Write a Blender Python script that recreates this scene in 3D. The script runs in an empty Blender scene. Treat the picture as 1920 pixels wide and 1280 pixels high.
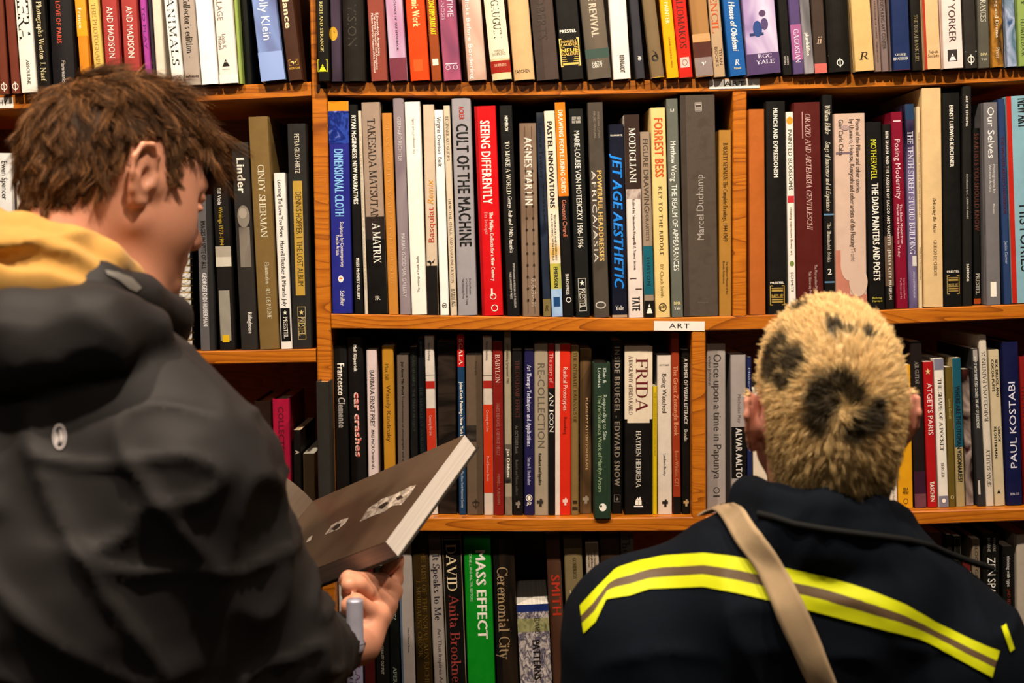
import bpy, bmesh, math, random
import numpy as np
from mathutils import Vector, Matrix
from mathutils.bvhtree import BVHTree

random.seed(7)
RNG = np.random.default_rng(11)
SC = bpy.context.scene
COL = SC.collection

# ---------------------------------------------------------------- camera
LENS = 50.0
FPX = LENS * 1920 / 36.0
CAM = Vector((0.0, -2.0, 1.60))
PITCH, ROLL = math.radians(4.0), math.radians(0.75)
_f = Vector((0, math.cos(PITCH), -math.sin(PITCH)))
_u0 = Vector((0, math.sin(PITCH), math.cos(PITCH)))
_r0 = Vector((1, 0, 0))
C_R = _r0 * math.cos(ROLL) - _u0 * math.sin(ROLL)
C_U = _u0 * math.cos(ROLL) + _r0 * math.sin(ROLL)
cam_data = bpy.data.cameras.new('camera')
cam_data.lens = LENS
cam_data.sensor_width = 36.0
cam_data.clip_start = 0.05
cam = bpy.data.objects.new('camera', cam_data)
COL.objects.link(cam)
cam.matrix_world = Matrix(((C_R.x, C_U.x, -_f.x, CAM.x), (C_R.y, C_U.y, -_f.y, CAM.y), (C_R.z, C_U.z, -_f.z, CAM.z), (0, 0, 0, 1)))
cam_data.dof.use_dof = True
cam_data.dof.focus_distance = 1.95
cam_data.dof.aperture_fstop = 5.0
SC.camera = cam

# ---------------------------------------------------------------- world, lamps, exposure
SC.view_settings.view_transform = 'Standard'
SC.view_settings.look = 'None'
SC.view_settings.gamma = 1.0
SC.view_settings.use_curve_mapping = False
SC.view_settings.exposure = 0.0
wd = bpy.data.worlds.new('room_light')
SC.world = wd
wd.use_nodes = True
wd.node_tree.nodes['Background'].inputs[0].default_value = (1.0, 0.80, 0.58, 1)
wd.node_tree.nodes['Background'].inputs[1].default_value = 0.03


def spot(name, loc, target, power, size_deg, col, radius=0.035, blend=0.6):
    d = bpy.data.lights.new(name, 'SPOT')
    d.energy, d.spot_size, d.spot_blend, d.color, d.shadow_soft_size = power, math.radians(size_deg), blend, col, radius
    o = bpy.data.objects.new(name, d)
    COL.objects.link(o)
    o.location = loc
    o.rotation_euler = (Vector(target) - Vector(loc)).to_track_quat('-Z', 'Y').to_euler()
    return o


WARM = (1.0, 0.83, 0.64)
spot('ceiling_or_fill_spot', (-0.75, -1.05, 3.0), (-0.6, 0.0, 1.45), 136, 80, WARM)
spot('ceiling_or_fill_spot', (0.15, -1.05, 3.0), (0.1, 0.0, 1.45), 136, 80, WARM)
spot('ceiling_or_fill_spot', (1.0, -1.05, 3.0), (0.8, 0.0, 1.45), 118, 80, WARM)
spot('ceiling_or_fill_spot', (-0.1, -2.6, 2.9), (0.0, -0.2, 1.4), 22, 75, WARM, 0.08)  # added weak fill from behind the camera; the room has no such lamp

# ---------------------------------------------------------------- picture frame <-> room


def P(px, py, Y):
    d = _f + C_R * ((px - 960) / FPX) + C_U * ((640 - py) / FPX)
    return CAM + d * ((Y - CAM.y) / d.y)


# ---------------------------------------------------------------- materials
TINT = np.array((1.0, 0.93, 0.84))
_mats = {}


def lin(h):
    h = h.lstrip('#')
    c = np.array([int(h[i:i + 2], 16) / 255 for i in (0, 2, 4)])
    return np.where(c <= 0.04045, c / 12.92, ((c + 0.055) / 1.055) ** 2.4)


def alb(h):
    return np.clip((lin(h) / TINT) ** 1.12 * 0.88, 0.0, 0.9)


def base_mat(name):
    m = bpy.data.materials.new(name)
    m.use_nodes = True
    nt = m.node_tree
    return m, nt, nt.nodes['Principled BSDF']


def nd(nt, t, **kw):
    n = nt.nodes.new(t)
    for k, v in kw.items():
        if k.startswith('_'):
            n.inputs[k[1:].replace('_', ' ')].default_value = v
        else:
            setattr(n, k, v)
    return n


def mat(h, rough=0.45, spec=0.16, wear=0.06, name='paint'):
    """plain printed colour with faint wear mottling"""
    key = (h, rough, spec, wear, name)
    if key in _mats:
        return _mats[key]
    m, nt, b = base_mat(name)
    c = alb(h)
    b.inputs['Roughness'].default_value = rough
    b.inputs['Specular IOR Level'].default_value = spec
    if wear > 0:
        tc = nd(nt, 'ShaderNodeTexCoord')
        ns = nd(nt, 'ShaderNodeTexNoise', _Scale=38.0, _Detail=5.0, _Roughness=0.65)
        nt.links.new(tc.outputs['Object'], ns.inputs['Vector'])
        rp = nd(nt, 'ShaderNodeValToRGB')
        e = rp.color_ramp.elements
        e[0].position, e[1].position = 0.3, 0.72
        lo, hi = np.clip(c * (1 - 2 * wear), 0, 1), np.clip(c * (1 + wear) + 0.002, 0, 1)
        e[0].color, e[1].color = (*lo, 1), (*hi, 1)
        nt.links.new(ns.outputs['Fac'], rp.inputs[0])
        nt.links.new(rp.outputs[0], b.inputs['Base Color'])
        rr = nd(nt, 'ShaderNodeMapRange')
        rr.inputs[3].default_value, rr.inputs[4].default_value = rough - 0.07, rough + 0.12
        nt.links.new(ns.outputs['Fac'], rr.inputs[0])
        nt.links.new(rr.outputs[0], b.inputs['Roughness'])
    else:
        b.inputs['Base Color'].default_value = (*c, 1)
    _mats[key] = m
    return m


def art(cols, scale=14.0, stretch=(1, 1, 1), rough=0.35, detail=3.0, dist=0.8, name='printed_picture'):
    """a printed photograph or pattern: several colours mixed by noise"""
    key = (tuple(cols), scale, stretch, rough, dist, name)
    if key in _mats:
        return _mats[key]
    m, nt, b = base_mat(name)
    b.inputs['Roughness'].default_value = rough
    b.inputs['Specular IOR Level'].default_value = 0.16
    tc = nd(nt, 'ShaderNodeTexCoord')
    mp = nd(nt, 'ShaderNodeMapping')
    mp.inputs['Scale'].default_value = stretch
    ns = nd(nt, 'ShaderNodeTexNoise', _Scale=scale, _Detail=detail, _Distortion=dist)
    rp = nd(nt, 'ShaderNodeValToRGB')
    nt.links.new(tc.outputs['Object'], mp.inputs[0])
    nt.links.new(mp.outputs[0], ns.inputs['Vector'])
    nt.links.new(ns.outputs['Fac'], rp.inputs[0])
    nt.links.new(rp.outputs[0], b.inputs['Base Color'])
    n = len(cols)
    e = rp.color_ramp.elements
    while len(e) < n:
        e.new(0.5)
    for i, h in enumerate(cols):
        e[i].position = 0.28 + 0.44 * i / max(1, n - 1)
        e[i].color = (*alb(h), 1)
    _mats[key] = m
    return m


def wood(c0, c1, c2, rough=0.38, name='pine'):
    key = (c0, c1, c2, rough)
    if key in _mats:
        return _mats[key]
    m, nt, b = base_mat(name)
    tc = nd(nt, 'ShaderNodeTexCoord')
    mp = nd(nt, 'ShaderNodeMapping')
    mp.inputs['Scale'].default_value = (0.55, 3.2, 4.2)
    n1 = nd(nt, 'ShaderNodeTexNoise', _Scale=2.6, _Detail=2.0, _Distortion=0.5)
    wv = nd(nt, 'ShaderNodeMath', operation='MULTIPLY')
    wv.inputs[1].default_value = 26.0
    sn = nd(nt, 'ShaderNodeMath', operation='FRACT')
    n2 = nd(nt, 'ShaderNodeTexNoise', _Scale=60.0, _Detail=4.0)
    mp2 = nd(nt, 'ShaderNodeMapping')
    mp2.inputs['Scale'].default_value = (0.6, 8, 8)
    L = nt.links.new
    L(tc.outputs['Object'], mp.inputs[0]); L(mp.outputs[0], n1.inputs['Vector'])
    L(n1.outputs['Fac'], wv.inputs[0]); L(wv.outputs[0], sn.inputs[0])
    L(tc.outputs['Object'], mp2.inputs[0]); L(mp2.outputs[0], n2.inputs['Vector'])
    rp = nd(nt, 'ShaderNodeValToRGB')
    e = rp.color_ramp.elements
    e.new(0.5); e.new(0.9)
    for i, (p, c) in enumerate(((0.0, c1), (0.45, c1), (0.82, c2), (1.0, c0))):
        e[i].position = p
        e[i].color = (*alb(c), 1)
    L(sn.outputs[0], rp.inputs[0])
    mx = nd(nt, 'ShaderNodeMix', data_type='RGBA', blend_type='MULTIPLY')
    mx.inputs['Factor'].default_value = 0.45
    r2 = nd(nt, 'ShaderNodeValToRGB')
    r2.color_ramp.elements[0].position, r2.color_ramp.elements[1].position = 0.3, 0.65
    r2.color_ramp.elements[0].color = (0.45, 0.36, 0.28, 1)
    L(n2.outputs['Fac'], r2.inputs[0])
    L(rp.outputs[0], mx.inputs[6]); L(r2.outputs[0], mx.inputs[7])
    L(mx.outputs[2], b.inputs['Base Color'])
    b.inputs['Roughness'].default_value = rough
    _mats[key] = m
    return m


def paper(h='#e9dfc8'):
    """page block: fine leaf lines"""
    key = ('paper', h)
    if key in _mats:
        return _mats[key]
    m, nt, b = base_mat('paper_edges')
    tc = nd(nt, 'ShaderNodeTexCoord')
    mp = nd(nt, 'ShaderNodeMapping')
    mp.inputs['Scale'].default_value = (900, 2, 2)
    ns = nd(nt, 'ShaderNodeTexNoise', _Scale=1.0, _Detail=2.0)
    rp = nd(nt, 'ShaderNodeValToRGB')
    c = alb(h)
    rp.color_ramp.elements[0].position, rp.color_ramp.elements[1].position = 0.3, 0.7
    rp.color_ramp.elements[0].color = (*(c * 0.7), 1)
    rp.color_ramp.elements[1].color = (*c, 1)
    nt.links.new(tc.outputs['Object'], mp.inputs[0]); nt.links.new(mp.outputs[0], ns.inputs['Vector'])
    nt.links.new(ns.outputs['Fac'], rp.inputs[0]); nt.links.new(rp.outputs[0], b.inputs['Base Color'])
    b.inputs['Roughness'].default_value = 0.8
    _mats[key] = m
    return m


# ---------------------------------------------------------------- object helpers


def link(name, me, parent=None, m=None, smooth=False, **props):
    o = bpy.data.objects.new(name, me)
    COL.objects.link(o)
    if m is not None:
        me.materials.append(m)
    if smooth:
        me.shade_smooth()
    if parent is not None:
        o.parent = parent
    for k, v in props.items():
        o[k] = v
    return o


def mesh(name, verts, faces):
    me = bpy.data.meshes.new(name)
    me.from_pydata([tuple(v) for v in verts], [], [tuple(f) for f in faces])
    me.update()
    return me


def fast_mesh(name, V, quads):
    """numpy verts (n,3) and faces (m,k) to a mesh"""
    me = bpy.data.meshes.new(name)
    V = np.asarray(V, np.float32)
    F = np.asarray(quads, np.int32)
    me.vertices.add(len(V)); me.vertices.foreach_set('co', V.ravel())
    k = F.shape[1]
    me.loops.add(F.size); me.loops.foreach_set('vertex_index', F.ravel())
    me.polygons.add(len(F))
    me.polygons.foreach_set('loop_start', np.arange(0, F.size, k, dtype=np.int32))
    me.update(calc_edges=True)
    me.validate()
    return me


def root(name, loc, label, cat, group=None, rot=None):
    o = bpy.data.objects.new(name, None)
    COL.objects.link(o)
    o.empty_display_size = 0.03
    o.location = loc
    if rot is not None:
        o.rotation_euler = rot
    o['label'] = label
    o['category'] = cat
    if group:
        o['group'] = group
    return o


def box(v0, v1):
    x0, y0, z0 = v0; x1, y1, z1 = v1
    V = [(x0, y0, z0), (x1, y0, z0), (x1, y1, z0), (x0, y1, z0), (x0, y0, z1), (x1, y0, z1), (x1, y1, z1), (x0, y1, z1)]
    F = [(0, 3, 2, 1), (4, 5, 6, 7), (0, 1, 5, 4), (1, 2, 6, 5), (2, 3, 7, 6), (3, 0, 4, 7)]
    return V, F


def merge(parts):
    V, F = [], []
    for v, f in parts:
        k = len(V)
        V += list(v)
        F += [tuple(i + k for i in q) for q in f]
    return V, F
# ---------------------------------------------------------------- lettering
# a sans face comes from Blender's built-in font; a serif face is drawn here from stems, bars, diagonals and bowls.
# s x y0 y1 e : thick stem (e: which ends get serifs, 0 none 1 foot 2 head 3 both)   n : thin stem   h x0 x1 y : hairline
# d x0 y0 x1 y1 w : diagonal   a cx cy rx ry a0 a1 : bowl, heavy at its sides   f x y : serif   o x y r : dot
_SERIF = {
 'A': '.92;d .1 0 .44 1 .06;d .46 1 .8 0 .15;h .24 .66 .34;f .1 0;f .8 0', 'B': '.8;s .17 0 1 3;h .17 .45 1;h .17 .45 .5;h .17 .45 0;a .42 .75 .24 .25 -90 90;a .44 .25 .28 .25 -90 90',
 'C': '.85;a .5 .5 .42 .5 40 320;n .84 .7 .98 0;n .84 .04 .2 0', 'D': '.92;s .17 0 1 3;h .17 .45 1;h .17 .45 0;a .44 .5 .4 .5 -90 90',
 'E': '.78;s .17 0 1 3;h .17 .7 1;h .17 .6 .52;h .17 .72 0;n .7 .8 1 0;n .72 0 .22 0;n .58 .42 .62 0', 'F': '.72;s .17 0 1 3;h .17 .68 1;h .17 .56 .5;n .67 .78 1 0;n .55 .4 .6 0',
 'G': '.93;a .5 .5 .42 .5 40 330;n .84 .7 .98 0;s .8 .04 .42 2', 'H': '.95;s .17 0 1 3;s .76 0 1 3;h .17 .76 .52', 'I': '.4;s .2 0 1 3',
 'J': '.5;s .3 .2 1 2;a .14 .18 .19 .2 -100 0', 'K': '.88;s .17 0 1 3;d .22 .42 .68 1 .06;d .36 .58 .74 0 .15;f .68 1;f .76 0', 'L': '.72;s .17 0 1 3;h .17 .68 0;n .68 0 .25 0',
 'M': '1.1;n .16 0 1 3;d .16 1 .52 .05 .14;d .52 .05 .9 1 .06;s .92 0 1 3', 'N': '.95;n .15 0 1 3;d .15 1 .78 0 .15;n .78 0 1 2', 'O': '.95;a .47 .5 .42 .5 0 360',
 'P': '.74;s .17 0 1 3;h .17 .45 1;h .17 .45 .45;a .4 .725 .27 .275 -90 90', 'Q': '.95;a .47 .5 .42 .5 0 360;d .45 .1 .85 -.22 .14', 'R': '.86;s .17 0 1 3;h .17 .45 1;h .17 .45 .48;a .4 .74 .25 .26 -90 90;d .42 .48 .76 0 .15;f .8 0',
 'S': '.66;a .34 .74 .25 .26 20 270;a .34 .25 .28 .25 -160 90;n .58 .76 .98 0;n .06 .02 .26 0', 'T': '.78;s .38 0 1 1;h .04 .72 1;n .04 .78 1 0;n .72 .78 1 0', 'U': '.92;s .17 .3 1 2;n .74 .3 1 2;a .455 .3 .285 .3 180 360',
 'V': '.88;d .12 1 .44 0 .15;d .44 0 .78 1 .06;f .12 1;f .78 1', 'W': '1.2;d .1 1 .36 0 .14;d .36 0 .6 1 .06;d .56 1 .84 0 .14;d .84 0 1.1 1 .06;f .1 1;f 1.1 1;f .58 1', 'X': '.86;d .12 1 .72 0 .15;d .12 0 .7 1 .06;f .12 1;f .72 1;f .1 0;f .74 0',
 'Y': '.84;s .42 0 .45 1;d .12 1 .42 .44 .15;d .42 .44 .74 1 .06;f .12 1;f .74 1', 'Z': '.76;h .1 .68 1;h .06 .7 0;d .66 1 .1 0 .15;n .1 .8 1 0;n .7 0 .2 0',
 'a': '.6;s .42 .0 .45 1;a .27 .45 .17 .2 20 170;a .27 .18 .2 .19 40 330', 'b': '.68;s .15 0 1 2;a .36 .32 .24 .33 0 360', 'c': '.56;a .32 .32 .25 .33 50 320', 'd': '.68;s .5 0 1 3;a .3 .32 .24 .33 0 360',
 'e': '.58;a .31 .32 .25 .33 0 320;h .1 .53 .34', 'f': '.4;s .18 0 .8 1;a .34 .8 .16 .2 30 180;h .04 .38 .62', 'g': '.62;a .3 .4 .2 .23 0 360;a .3 -.12 .24 .16 0 360;h .42 .58 .6', 'h': '.7;s .14 0 1 3;a .34 .42 .2 .22 0 180;s .52 0 .42 1',
 'i': '.34;s .16 0 .64 3;o .16 .86 .09', 'j': '.32;s .18 -.1 .64 2;o .18 .86 .09;a .05 -.12 .13 .16 -90 0', 'k': '.66;s .14 0 1 3;d .2 .3 .48 .62 .06;d .28 .38 .54 0 .14;f .5 .64;f .56 0', 'l': '.32;s .15 0 1 3',
 'm': '1.04;s .14 0 .64 3;a .33 .42 .19 .22 0 180;s .5 0 .42 1;a .69 .42 .19 .22 0 180;s .86 0 .42 1', 'n': '.7;s .14 0 .64 3;a .34 .42 .2 .22 0 180;s .52 0 .42 1', 'o': '.64;a .32 .32 .26 .33 0 360',
 'p': '.68;s .15 -.32 .64 3;a .36 .32 .24 .33 0 360', 'q': '.68;s .5 -.32 .64 1;a .3 .32 .24 .33 0 360', 'r': '.48;s .15 0 .64 3;a .33 .44 .17 .2 50 180', 's': '.5;a .26 .48 .16 .17 20 270;a .26 .16 .18 .17 -160 90',
 't': '.4;s .18 .12 .84 0;a .3 .12 .12 .13 180 300;h .04 .36 .62', 'u': '.7;s .14 .2 .64 2;a .33 .22 .19 .23 180 360;s .54 0 .64 3', 'v': '.62;d .1 .64 .31 0 .14;d .31 0 .52 .64 .06;f .1 .64;f .52 .64',
 'w': '.9;d .1 .64 .28 0 .13;d .28 0 .46 .64 .06;d .44 .64 .62 0 .13;d .62 0 .8 .64 .06;f .1 .64;f .8 .64', 'x': '.62;d .1 .64 .5 0 .14;d .1 0 .48 .64 .06;f .1 .64;f .5 .64;f .1 0;f .5 0', 'y': '.62;d .1 .64 .32 0 .14;d .2 -.32 .52 .64 .06;f .1 .64;f .52 .64',
 'z': '.56;h .08 .48 .62;h .06 .5 0;d .46 .62 .1 0 .13', '-': '.4;h .06 .34 .32', '.': '.26;o .13 .07 .08', ',': '.26;o .13 .07 .08;d .15 .05 .08 -.15 .05', "'": '.22;d .12 1 .1 .76 .08', '&': '.9;a .4 .75 .19 .24 0 360;a .36 .26 .3 .27 60 340;d .25 .7 .82 0 .13',
}
_glyphs = {}


def _serif_glyph(ch):
    spec = _SERIF[ch].split(';')
    adv = float(spec[0])
    V, F = [], []

    def quad(p):
        k = len(V); V.extend(p); F.append(tuple(range(k, k + len(p))))

    def bar(x0, x1, y0, y1):
        quad([(x0, y0), (x1, y0), (x1, y1), (x0, y1)])
    for it in spec[1:]:
        t, *a = it.split()
        a = [float(v) for v in a]
        if t in 'sn':
            w = 0.075 if t == 's' else 0.03
            x, y0, y1, e = a
            bar(x - w, x + w, y0, y1)
            if int(e) & 1: bar(x - w - .09, x + w + .09, y0, y0 + .05)
            if int(e) & 2: bar(x - w - .09, x + w + (.09 if y1 > .9 and ch.isupper() else 0), y1 - .05, y1)
        elif t == 'h':
            y = min(max(a[2], 0.03), 0.97)
            bar(a[0], a[1], y - .03, y + .03)
        elif t == 'd':
            x0, y0, x1, y1, w = a
            quad([(x0 - w / 2, y0), (x0 + w / 2, y0), (x1 + w / 2, y1), (x1 - w / 2, y1)])
        elif t == 'f':
            y = a[1]
            bar(a[0] - .13, a[0] + .13, y - (.05 if y > .3 else 0), y + (0 if y > .3 else .05))
        elif t == 'o':
            quad([(a[0] + a[2] * math.cos(i * math.pi / 4), a[1] + a[2] * math.sin(i * math.pi / 4)) for i in range(8)])
        elif t == 'a':
            cx, cy, rx, ry, a0, a1 = a
            n = max(4, int(abs(a1 - a0) / 22))
            pr = None
            for i in range(n + 1):
                th = math.radians(a0 + (a1 - a0) * i / n)
                c, s = math.cos(th), math.sin(th)
                w = 0.055 + 0.09 * c * c
                o_ = (cx + rx * c, cy + ry * s)
                i_ = (cx + (rx - w) * c, cy + (ry - min(w, .06)) * s)
                if pr: quad([pr[0], o_, i_, pr[1]])
                pr = (o_, i_)
    return np.array(V), F, adv


def _sans_probe(text, bold):
    cu = bpy.data.curves.new('probe', 'FONT')
    cu.body = text
    cu.resolution_u = 2
    ob = bpy.data.objects.new('probe', cu)
    me = bpy.data.meshes.new_from_object(ob)
    V = np.array([v.co[:2] for v in me.vertices]).reshape(-1, 2)
    F = [tuple(p.vertices) for p in me.polygons]
    bpy.data.objects.remove(ob); bpy.data.curves.remove(cu); bpy.data.meshes.remove(me)
    return V, F


_cap = {}


def glyph(ch, style):
    serif = 's' in style and ch in _SERIF
    bold = 'b' in style
    key = (ch, serif, bold)
    if key in _glyphs:
        return _glyphs[key]
    if ch == ' ':
        g = (np.zeros((0, 2)), [], 0.36)
    elif serif:
        g = _serif_glyph(ch)
        if bold:
            V = g[0].copy(); g = (V, g[1], g[2] * 0.97)
    else:
        if bold not in _cap:
            V, _ = _sans_probe('H', bold)
            _cap[bold] = V[:, 1].max() - V[:, 1].min()
        V, F = _sans_probe('|' + ch + '|', bold)
        W, _ = _sans_probe('||', bold)
        adv = (V[:, 0].max() - V[:, 0].min()) - (W[:, 0].max() - W[:, 0].min())
        V, F = _sans_probe(ch, bold)
        c = _cap[bold]
        # bearing: offset inside the advance box
        B, _ = _sans_probe('|' + ch, bold)
        A, _ = _sans_probe('|', bold)
        if bold and len(V):      # thicken by overlaid shifted copies
            n0 = len(V)
            F = [tuple(i + k * n0 for i in f) for k in range(3) for f in F]
            V = np.vstack([V + (dx, dy) for dx, dy in ((-.05 * c, 0), (.05 * c, 0), (0, .03 * c))])
            adv += .07 * c
        g = (V / c, F, adv / c) if len(V) else (np.zeros((0, 2)), [], 0.4)
    _glyphs[key] = g
    return g


def layout(text, style):
    """2-D verts, faces, total width; cap height = 1"""
    x, VV, FF, n = 0.0, [], [], 0
    track = 0.12 if 't' in style else 0.0
    for ch in text:
        V, F, adv = glyph(ch, style)
        if len(V):
            W = V.copy(); W[:, 0] += x
            if 'i' in style: W[:, 0] += 0.22 * W[:, 1]
            VV.append(W); FF += [tuple(i + n for i in f) for f in F]; n += len(W)
        x += adv + track
    if not VV:
        return np.zeros((0, 2)), [], 1.0
    V = np.vstack(VV)
    x0, x1 = V[:, 0].min(), V[:, 0].max()
    V[:, 0] -= x0
    return V, FF, max(x1 - x0, 1e-3)
# ---------------------------------------------------------------- the room and the bookcase
def structure(name, V, F, m):
    return link(name, mesh(name, V, F), None, m, kind='structure')


structure('floor', *box((-3, -3.2, -0.05), (3, 0.45, 0.0)), wood('#5a3a22', '#7a5230', '#6a4528', 0.5))
structure('wall_back', *box((-3, 0.36, 0.0), (3, 0.45, 3.2)), mat('#7a6a55', 0.8, 0.2, 0.05, 'plaster'))

PINE = wood('#94500e', '#cc7a1c', '#bd6c14')
PINE_DARK = wood('#6b3a14', '#8a4d1c', '#7d4519', 0.5)
DEPTH = 0.29
case = root('bookcase', (0, 0.1, 0), 'orange pine bookcase whose sagging shelves are packed with art books', 'bookcase')


def wpts(xs, ys):
    return [(P(x, y, 0.0).x, P(x, y, 0.0).z) for x, y in zip(xs, ys)]


SH, UNDER = {}, {}


def shelf(key, xs, top, bot, extra=0.0):
    """a sagging board whose front edge follows the given line"""
    a, b = wpts(xs, top), wpts(xs, bot)
    ax, az = np.array(a).T
    bx, bz = np.array(b).T
    X = np.linspace(ax[0], ax[-1], 40)
    T, Bm = np.interp(X, ax, az), np.interp(X, bx, bz)
    for _ in range(3):
        T[1:-1] = (T[:-2] + 2 * T[1:-1] + T[2:]) / 4
        Bm[1:-1] = (Bm[:-2] + 2 * Bm[1:-1] + Bm[2:]) / 4
    SH[key] = (X, T)
    UNDER[key] = (X, Bm)
    V, F = [], []
    r = 0.0015
    prof = lambda t, bt: [(r, t), (DEPTH, t), (DEPTH, bt), (r, bt), (0, bt + r), (0, t - r)]
    for x, t, bt in zip(X, T, Bm):
        V += [(x, y, z) for y, z in prof(t, bt)]
    n = 6
    for i in range(len(X) - 1):
        for j in range(n):
            k = (j + 1) % n
            F.append((i * n + j, i * n + k, (i + 1) * n + k, (i + 1) * n + j))
    F.append(tuple(range(n))[::-1]); F.append(tuple((len(X) - 1) * n + j for j in range(n)))
    o = link('shelf', mesh('shelf', V, F), case, PINE)
    o.matrix_parent_inverse = Matrix.Translation((0, -0.1, 0))
    return o


def ztop(key, x):
    X, T = SH[key]
    return float(np.interp(x, X, T))


shelf('A', [613, 800, 1000, 1140, 1400, 1530, 1740, 1920, 2076], [155, 154, 154, 152, 146, 140, 134, 127, 120], [180, 181, 180, 178, 171, 167, 161, 152, 145])
shelf('B', [621, 800, 1000, 1200, 1400, 1650, 1920, 2076], [588, 591, 594, 597, 592, 581, 570, 563], [616, 618, 621, 622, 619, 609, 597, 590])
shelf('C', [626, 800, 1000, 1240, 1450, 1690, 1920, 2076], [970, 970, 972, 970, 966, 959, 953, 949], [996, 996, 997, 996, 992, 985, 976, 971])
shelf('D', [634, 1000, 2090], [1392, 1392, 1380], [1418, 1418, 1406])
shelf('LA', [-240, 0, 345, 470, 583], [190, 179, 164, 158, 153], [217, 207, 192, 187, 181])
shelf('LB', [-240, 0, 400, 592], [676, 668, 658, 654], [702, 694, 683, 679])
shelf('LC', [-240, 0, 400, 598], [1010, 1000, 990, 985], [1037, 1027, 1016, 1012])
shelf('LD', [-240, 604], [1402, 1392], [1428, 1418])


def upright(name, left, right, z0=None, z1=None, m=PINE, depth=DEPTH):
    """a board standing on edge; left/right are its front edges as ((x,y),(x,y)) top and bottom"""
    def ends(e):
        a, b = P(*e[0], 0), P(*e[1], 0)
        def at(z):
            return a.x + (b.x - a.x) * (z - a.z) / (b.z - a.z)
        return at, a.z, b.z
    la, zt, zb = ends(left)
    ra, _, _ = ends(right)
    z1 = zt if z1 is None else z1
    z0 = zb if z0 is None else z0
    V, F = [], []
    r = 0.0015
    for z in (z0, z1):
        l, q = la(z), ra(z)
        V += [(l, r, z), (l + r, 0, z), (q - r, 0, z), (q, r, z), (q, depth, z), (l, depth, z)]
    for j in range(6):
        k = (j + 1) % 6
        F.append((j, k, 6 + k, 6 + j))
    F += [(5, 4, 3, 2, 1, 0), (6, 7, 8, 9, 10, 11)]
    o = link(name, mesh(name, V, F), case, m)
    o.matrix_parent_inverse = Matrix.Translation((0, -0.1, 0))
    return o


zj = P(597, 166, 0).z
upright('upright', ((583, 100), (594, 650)), ((612, 100), (621, 650)), 0.0, zj)
upright('upright', ((583, 100), (594, 650)), ((594, 100), (604, 650)), zj, 2.35)
upright('upright', ((2076, 100), (2076, 650)), ((2104, 100), (2104, 650)), 0.0, 2.35)
upright('upright', ((-268, 100), (-262, 650)), ((-240, 100), (-240, 650)), 0.0, 2.35)
upright('divider', ((1374, 172), (1374, 592)), ((1400, 172), (1400, 592)))
upright('divider', ((1297, 622), (1298, 970)), ((1323, 622), (1324, 970)))
pa = P(-262, 0, 0).x
pb = P(2090, 0, 0).x
o = link('back_panel', mesh('back_panel', *box((pa, DEPTH, 0.0), (pb, DEPTH + 0.012, 2.35))), case, PINE_DARK)
o.matrix_parent_inverse = Matrix.Translation((0, -0.1, 0))
# a nail hole and knots in the upright
kn = []
for px, py, w, h in ((597, 166, 3.2, 9),):
    c = P(px, py, 0); s = 0.00075
    n = 14
    kn.append(([(c.x + w * s * math.cos(i * 2 * math.pi / n) + 0.15 * h * s * math.sin(i * 2 * math.pi / n), -0.0004, c.z + h * s * math.sin(i * 2 * math.pi / n)) for i in range(n)], [tuple(range(n))]))
o = link('knot', mesh('knot', *merge(kn)), case, mat('#3a1c08', 0.6, 0.2, 0))
o.matrix_parent_inverse = Matrix.Translation((0, -0.1, 0))

# ---------------------------------------------------------------- books


def bulge_fn(w, b):
    return lambda x: -b * (1 - min(1.0, (2 * x / w) ** 2))


def strip(w, z0, z1, fn, eps, inset=0.0, n=8, x0=None, x1=None):
    x0 = -w / 2 + inset if x0 is None else x0
    x1 = w / 2 - inset if x1 is None else x1
    V, F = [], []
    for i in range(n + 1):
        x = x0 + (x1 - x0) * i / n
        y = fn(x) - eps
        V += [(x, y, z0), (x, y, z1)]
    for i in range(n):
        F.append((2 * i, 2 * i + 2, 2 * i + 3, 2 * i + 1))
    return V, F


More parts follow.
